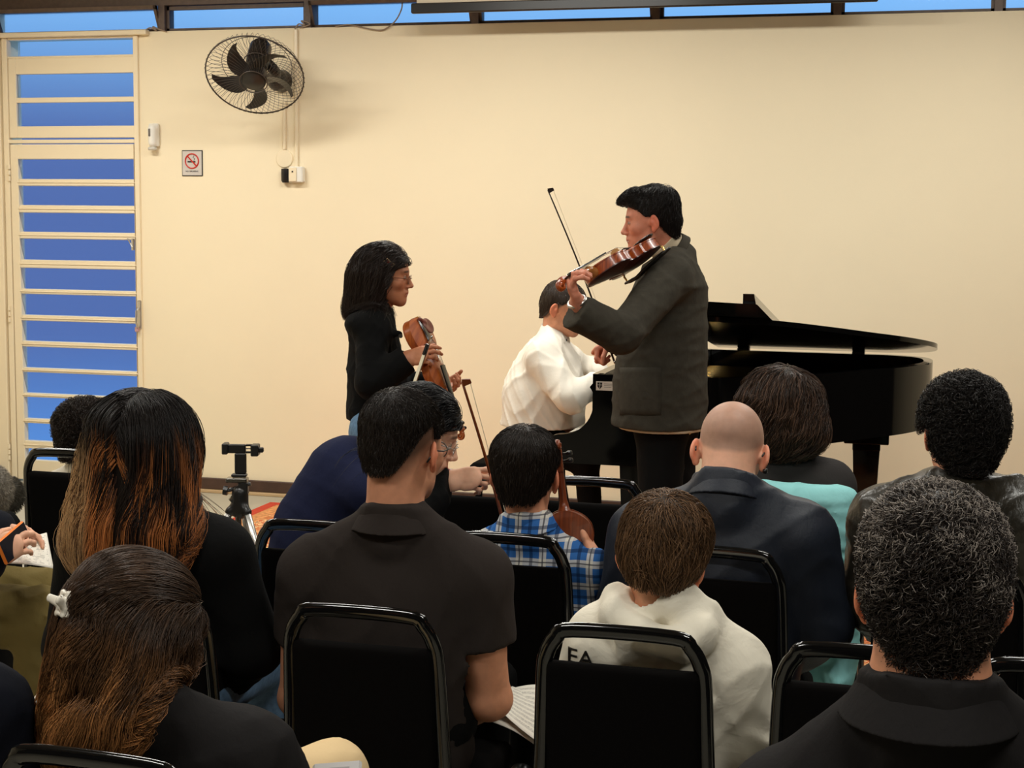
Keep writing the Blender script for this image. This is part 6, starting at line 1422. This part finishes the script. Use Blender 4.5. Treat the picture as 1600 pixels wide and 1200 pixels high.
    for sx in (-1, 1):
        arc = [V(sx * (.004 + .014 * math.sin(t)), -.020 + .014 * (1 - math.cos(t)), 0) for t in np.linspace(0, 1.9, 5)]
        for zz in (-.016, -.008, 0, .008, .016):
            for a_, b_ in zip(arc[:-1], arc[1:]): q_.cone(a_ + V(0, 0, zz), b_ + V(0, 0, zz * .9), .0038, .0030, k=.002)
        q_.cone(arc[1] + V(0, 0, -.017), arc[1] + V(0, 0, .017), .0045, k=.003); q_.cone(arc[0], arc[0] + V(sx * .012, -.016, .004), .0055, .004, k=.004, flat=((0, 0, 1), 1.6))
    v, f = q_.mesh(.0016); cl = mesh_np('claw_clip', v, f, mat('pearl_white', srgb(240, 232, 215), .25, coat=.5), p.root)
    MB().tube([w(clipl + V(-.008, -.035, .006)), w(clipl + V(.010, -.035, .004))], .004, 8).build('clip_spring', M_CHROME, cl)
    glasses(p, mat('gold_brown_frame'))
clip_girl()

def small_curly():
    Y = -3.70; q = lambda x, y, dy=0: PY(x, y, Y + dy); H = q(128, 900, .04); p = Person('child with short curly dark hair and a white collar beside the door', (H[0], H[1], 0))
    p.head(q(140, 687), -24, 2, 0, .91, face=True, child=True, neck=q(134, 730, -.02), rn=.048, res=.0045)
    p.body(SK_PALE, lips=srgb(180, 100, 90), brow=(.03, .02, .015))
    SLp, SRp, Np = q(88, 768), q(180, 768), q(134, 734, -.02); S = torso_sdf(Np, SLp, SRp, H, V(0, 1, 0), .11, .11, .12, .72, infl=.01, trap=.045, sh=.045, arms=[[(SLp, .05), (q(68, 830, .02), .045), (q(90, 850, .2), .035)], [(SRp, .05), (q(184, 830, .02), .045), (q(160, 850, .2), .035)]]); p.collar(S, .026, .007, base=-.006)
    o = p.cloth('white_shirt', S, F_WHITE, .008, amp=.002, seed=121, it=1, label='white collared shirt'); p.band(o, F_WHITE, .030, .014, .006, base=-.006)
    seat_legs(p, H, Y, .07, z=.52, fwd=.32)
    p.cap([('ell', (((0, -.03, .072), (.092, .096, .072)), dict(k=.03))), ('cone', (((.0, .07, .09), (.03, .10, .07), .022, .016), dict(k=.03)))], SHORT_Y, [-.07, -.066, -.05, -.01, .014, .01, .045, .06, .07], thick=.016, res=.004, curly=.003)
    curlyhair(p, 3500, (.022, .013, .009), 122, curl=.007, length=.05, r=.001, label='short curly dark hair')
small_curly()

def edge_person():
    d = 4.3; H = P(-190, 950, d); p = Person('person in olive trousers at the left edge, holding a phone and a printed sheet', (H[0], H[1], 0)); fr = V(1, .05, 0)
    p.head(P(-120, 560, d), -80, 25, 0, 1, face=True, neck=P(-150, 640, d), rn=.058, res=.006)
    W = P(14, 838, 4.12); W2 = P(16, 862, 3.98)
    p.skin_part(hand_sdf(P(2, 828, 4.20), nrm(P(40, 836, 4.22) - P(2, 828, 4.20)), -UPV * .6 - FWD * .5, -FWD * .5 + UPV * .6, curl=(.45, .5, .55, .6), thumb=.3, s=.85, elbow=P(-70, 815, 4.25)), .0035)
    p.skin_part(hand_sdf(P(-22, 880, 4.0), nrm(P(20, 850, 4.02) - P(-22, 880, 4.0)), -UPV * .3 + FWD * .8, UPV * .5 - RGT * .4, curl=(.5, .55, .6, .6), thumb=.3, elbow=P(-80, 870, 4.05)), .0035)
    p.body(SK_PALE, lips=srgb(180, 100, 90), brow=(.03, .02, .015))
    SLp, SRp, Np = P(-140, 690, d + .18), P(-150, 700, d - .18), P(-150, 650, d)
    S = torso_sdf(Np, SLp, SRp, P(-185, 900, d), fr, .165, .16, .17, .72, infl=.012, arms=[[(SLp, .062), (P(-150, 840, d + .2), .055), (P(-8, 828, 4.2), .045)], [(SRp, .062), (P(-170, 870, d - .25), .055), (P(-24, 880, 4.0), .046)]])
    p.cloth('sweater', S, F_DARKN, .009, amp=.003, seed=131, it=1, label='dark sweater')
    kR, kL = P(66, 938, 4.22), P(80, 938, 4.45); aR, aL = P(60, 1060, 4.20), P(74, 1060, 4.5); aR[2] = aL[2] = .13; kR[2] = kL[2] = .53
    legs(p, V(H[0], H[1], .56), kL, kR, aL, aR, F_OLIVE, r=(.098, .085, .080, .066), res=.009, shoes=mat('dark_red_shoe', srgb(70, 22, 18), .5), toe=V(.9, -.1, 0), amp=.004, label='olive trousers')
    p.cap([], SHORT_Y, SHORT_Z, thick=.010, res=.006); p.hair((.03, .02, .012), n=600, length=.03, steps=4, r=.0012, seed=132, collide=False)
edge_person()

def corner_person():
    p0 = P(-60, 1180, 2.35); p = Person('person in a dark navy sleeve at the bottom left corner', (p0[0] - .05, p0[1], 0))
    p.head(P(-130, 900, 2.4), 0, 8, 0, 1, face=True, neck=P(-130, 1010, 2.36), rn=.055, res=.006); p.body(SK_PALE, lips=srgb(180, 100, 90), brow=(.03, .02, .015))
    SLp, SRp, Np = P(-330, 1110, 2.36), P(-28, 1118, 2.36), P(-130, 1025, 2.35)
    S = torso_sdf(Np, SLp, SRp, P(-140, 1500, 2.38), V(0, 1, 0), .15, .15, .16, .7, infl=.012, arms=[[(SLp, .062), (P(-360, 1300, 2.4), .055)], [(SRp, .066), (P(12, 1240, 2.40), .058), (P(60, 1330, 2.62), .045)]])
    p.cloth('sweater', S, F_DARKN, .009, amp=.003, seed=141, it=1, label='dark navy sweater')
    pl_ = P(-230, 1500, 2.4); seat_legs(p, V(pl_[0], pl_[1] + .02, .55), 0)
    p.cap([], SHORT_Y, SHORT_Z, thick=.012, res=.006); p.hair((.03, .02, .012), n=600, length=.03, steps=4, r=.0012, seed=142, collide=False)
corner_person()

for p_ in PEOPLE: p_.finish()
# ------------------------------------------------------------------ papers, phones, draped sweatshirt
def sheet_mat(name, kind):
    m = mat(name, srgb(240, 234, 220), .7); N = m.node_tree.nodes; L = m.node_tree.links; b = N['Principled BSDF']; t = N.new('ShaderNodeTexCoord'); s = N.new('ShaderNodeSeparateXYZ'); L.new(t.outputs['UV'], s.inputs[0])
    def math_(op, a, v=None, c=None):
        n = N.new('ShaderNodeMath'); n.operation = op
        for i, x in enumerate((a, v, c)):
            if x is None: continue
            if hasattr(x, 'links') or hasattr(x, 'node'): L.new(x, n.inputs[i])
            else: n.inputs[i].default_value = x
        return n.outputs[0]
    u, v = s.outputs['X'], s.outputs['Y']
    if kind == 'music':                                             # staves of five lines with dots of notes
        st = math_('FRACT', math_('MULTIPLY', v, 10)); ln = math_('LESS_THAN', math_('FRACT', math_('MULTIPLY', st, 9)), .22); m1 = math_('MULTIPLY', ln, math_('LESS_THAN', st, .55))
        n = N.new('ShaderNodeTexVoronoi'); n.inputs['Scale'].default_value = 46; L.new(t.outputs['UV'], n.inputs['Vector']); nd = math_('MULTIPLY', math_('LESS_THAN', n.outputs['Distance'], .26), math_('LESS_THAN', st, .6)); mk = math_('MAXIMUM', m1, nd)
    else:
        r1 = math_('LESS_THAN', math_('FRACT', math_('MULTIPLY', v, 22)), .22); n = N.new('ShaderNodeTexNoise'); n.inputs['Scale'].default_value = 9; L.new(t.outputs['UV'], n.inputs['Vector']); mk = math_('MULTIPLY', r1, math_('GREATER_THAN', n.outputs['Fac'], .52))
    inside = math_('MULTIPLY', math_('MULTIPLY', math_('GREATER_THAN', u, .08), math_('LESS_THAN', u, .92)), math_('MULTIPLY', math_('GREATER_THAN', v, .06), math_('LESS_THAN', v, .94)))
    mk = math_('MULTIPLY', mk, inside); mx = N.new('ShaderNodeMix'); mx.data_type = 'RGBA'; L.new(mk, mx.inputs[0]); mx.inputs[6].default_value = (*srgb(240, 234, 220), 1); mx.inputs[7].default_value = (*srgb(110, 100, 90), 1); L.new(mx.outputs[2], b.inputs['Base Color']); return m
def paper(name, c, label, cat, group, m, bend=.0, t=.0012):
    """c: four corners (near left, near right, far right, far left)"""
    c = [np.asarray(k, float) for k in c]; n = 12; g = []; uv = []
    up = nrm(np.cross(c[1] - c[0], c[3] - c[0]))
    for i in range(n + 1):
        for j in range(n + 1):
            a, b_ = j / n, i / n; g.append((1 - b_) * ((1 - a) * c[0] + a * c[1]) + b_ * ((1 - a) * c[3] + a * c[2]) + up * bend * math.sin(math.pi * a)); uv.append((a, b_))
    g = np.array(g); N_ = len(g); v = np.concatenate([g, g - up * t]); k = n + 1
    f = [(i * k + j, i * k + j + 1, (i + 1) * k + j + 1, (i + 1) * k + j) for i in range(n) for j in range(n)]; f += [tuple(x + N_ for x in q[::-1]) for q in f]
    rim = list(range(k)) + [k * i + n for i in range(1, k)] + [n * k + i for i in range(n - 1, -1, -1)] + [k * i for i in range(n - 1, 0, -1)]; f += [(rim[(i + 1) % len(rim)], rim[i], rim[i] + N_, rim[(i + 1) % len(rim)] + N_) for i in range(len(rim))]
    o = mesh_np(name, v, f, m, None, True); u = o.data.uv_layers.new(name='UVMap'); uu = uv + uv
    for lp in o.data.loops: u.data[lp.index].uv = uu[lp.vertex_index]
    tag(o, label, cat, group); return o
M_MUSIC = sheet_mat('sheet_music', 'music'); M_PRINT = sheet_mat('printed_page', 'print')
Q = PY
paper('sheet_music', [Q(770, 1128, -5.12), Q(838, 1165, -5.20), Q(860, 1070, -4.98), Q(790, 1078, -4.95)], 'open sheet music on the lap of the man in the charcoal polo, upper leaf', 'sheet music', None, M_MUSIC, .006)
paper('sheet_music', [Q(772, 1100, -5.10), Q(842, 1160, -5.22), Q(862, 1085, -5.02), Q(800, 1072, -4.96)], 'lower leaf of sheet music beside the polo man\'s elbow', 'sheet music', None, M_MUSIC, -.004)
paper('printed_sheet', [P(8, 880, 4.04), P(84, 888, 4.14), P(73, 832, 4.26), P(38, 846, 4.2)], 'white printed sheet held above the olive trousers at the left edge', 'paper', None, M_PRINT, .004)
paper('sheet_music', [Q(46, 1100, -6.0), Q(72, 1118, -6.04), Q(92, 1068, -5.9), Q(70, 1066, -5.88)], 'white sheet music between the dark navy sleeve and the clip girl\'s hair', 'sheet music', None, M_MUSIC, .002)
def slab(name, c, ux, uy, w_, h_, t, m, label, cat, bev=.004):
    ux = nrm(ux); uy = nrm(np.asarray(uy) - ux * (np.asarray(uy) @ ux)); R = np.stack([ux, uy, np.cross(ux, uy)], 1); r = empty(name, c, label, cat)
    MB().box((-w_ / 2, -h_ / 2, -t / 2), (w_ / 2, h_ / 2, t / 2), bev, R=R, c=c).build('case', m, r); return r, R, np.asarray(c, float)
# orange-cased phone in the left-edge person's hands
c = P(22, 848, 4.02); r, R, c = slab('smartphone', c, nrm(P(28, 822, 4.06) - P(0, 846, 3.98)), -UPV * .8 + FWD * .4 + RGT * .3, .130, .066, .011, mat('orange_case', srgb(245, 130, 40), .4), 'phone in an orange case held at the left edge', 'phone')
n_ = R[:, 2]; sg = -1 if n_ @ FWD > 0 else 1
MB().box((-.061, -.030, .0052 * sg), (.061, .030, .0062 * sg), 0, R=R, c=c).build('screen', mat('dark_screen', (.01, .012, .03), .1), r)
# grey phone on the cream knee
c = P(526, 1212, 2.62); r, R, c = slab('smartphone', c, RGT + UPV * .08, FWD * .8 + UPV * .55, .085, .06, .009, mat('pale_grey_case', srgb(190, 186, 184), .35), 'pale grey phone lying on the cream trouser knee', 'phone', .006)
MB().box((-.030, -.010, .0045), (.022, .014, .0052), .0, R=R, c=c).build('card_slot', mat('grey_slot', srgb(150, 146, 146), .4), r)
# turquoise sweatshirt over a chair back
cc = CH[10].location; X, Y_ = cc.x, cc.y; S = Sdf()
S.box((X + .0, Y_ - .045, .60), (.168, .034, .285), .030, k=.02); S.cone((X - .13, Y_ - .05, .850), (X + .12, Y_ - .05, .850), .048, .048, k=.03); S.cone((X + .135, Y_ - .05, .80), (X + .150, Y_ - .06, .42), .050, .040, k=.03); S.cone((X + .15, Y_ - .06, .42), (X + .13, Y_ - .10, .27), .042, .034, k=.03)
S.cone((X - .02, Y_ - .09, .74), (X + .08, Y_ - .10, .42), .035, .03, k=.04)
S.post.append(folds(.0045, 13, 77)); v, f = S.mesh(.007); tag(mesh_np('sweatshirt', relax(v, f, 2), f, F_TURQ, None), 'turquoise sweatshirt draped over a black chair back', 'sweatshirt')
# two furry grey bundles at the left edge
def fuzzy(px, py, d, rad, col, label, sx=1.0):
    c = P(px, py, d); S = Sdf(); S.ell(c, (rad * .8, rad * .8, rad), k=.01); v, f = S.mesh(.006); nn = normals(v, f); rg = np.random.default_rng(int(px * 7 + 900)); ids = rg.choice(len(v), 2600); p0 = v[ids]; d0 = nn[ids] + rg.normal(size=(2600, 3)) * .5; d0 /= np.linalg.norm(d0, axis=1)[:, None]
    pts = np.stack([p0 + d0 * .004 * k + V(0, 0, -.0006) * k * k for k in range(4)], 1); sv, sf = strands(pts, .0008); cs = np.repeat(np.array(col) * rg.uniform(.5, 1.4, (2600, 1)), 12, 0)
    o = mesh_np('fuzzy_bundle', np.concatenate([sv, v]), np.concatenate([sf, f + len(sv)]), M_HAIR, None, True, np.concatenate([cs, np.tile(np.array(col) * .6, (len(v), 1))])); tag(o, label, 'bundle', None)
fuzzy(-14, 764, 4.6, .074, (.32, .28, .22), 'furry light grey bundle at the left edge of the frame'); fuzzy(14, 772, 4.9, .055, (.10, .085, .06), 'darker furry bundle just behind the light grey one')
stand = P(-10, 805, 4.75); S = Sdf(); S.box((stand[0] - .06, stand[1], .36), (.12, .10, .36), .06); v, f = S.mesh(.012); mesh_np('dark_bag', v, f, F_BLACK); tag(bpy.data.objects['dark_bag'], 'dark bag under the furry bundles at the left edge', 'bag')
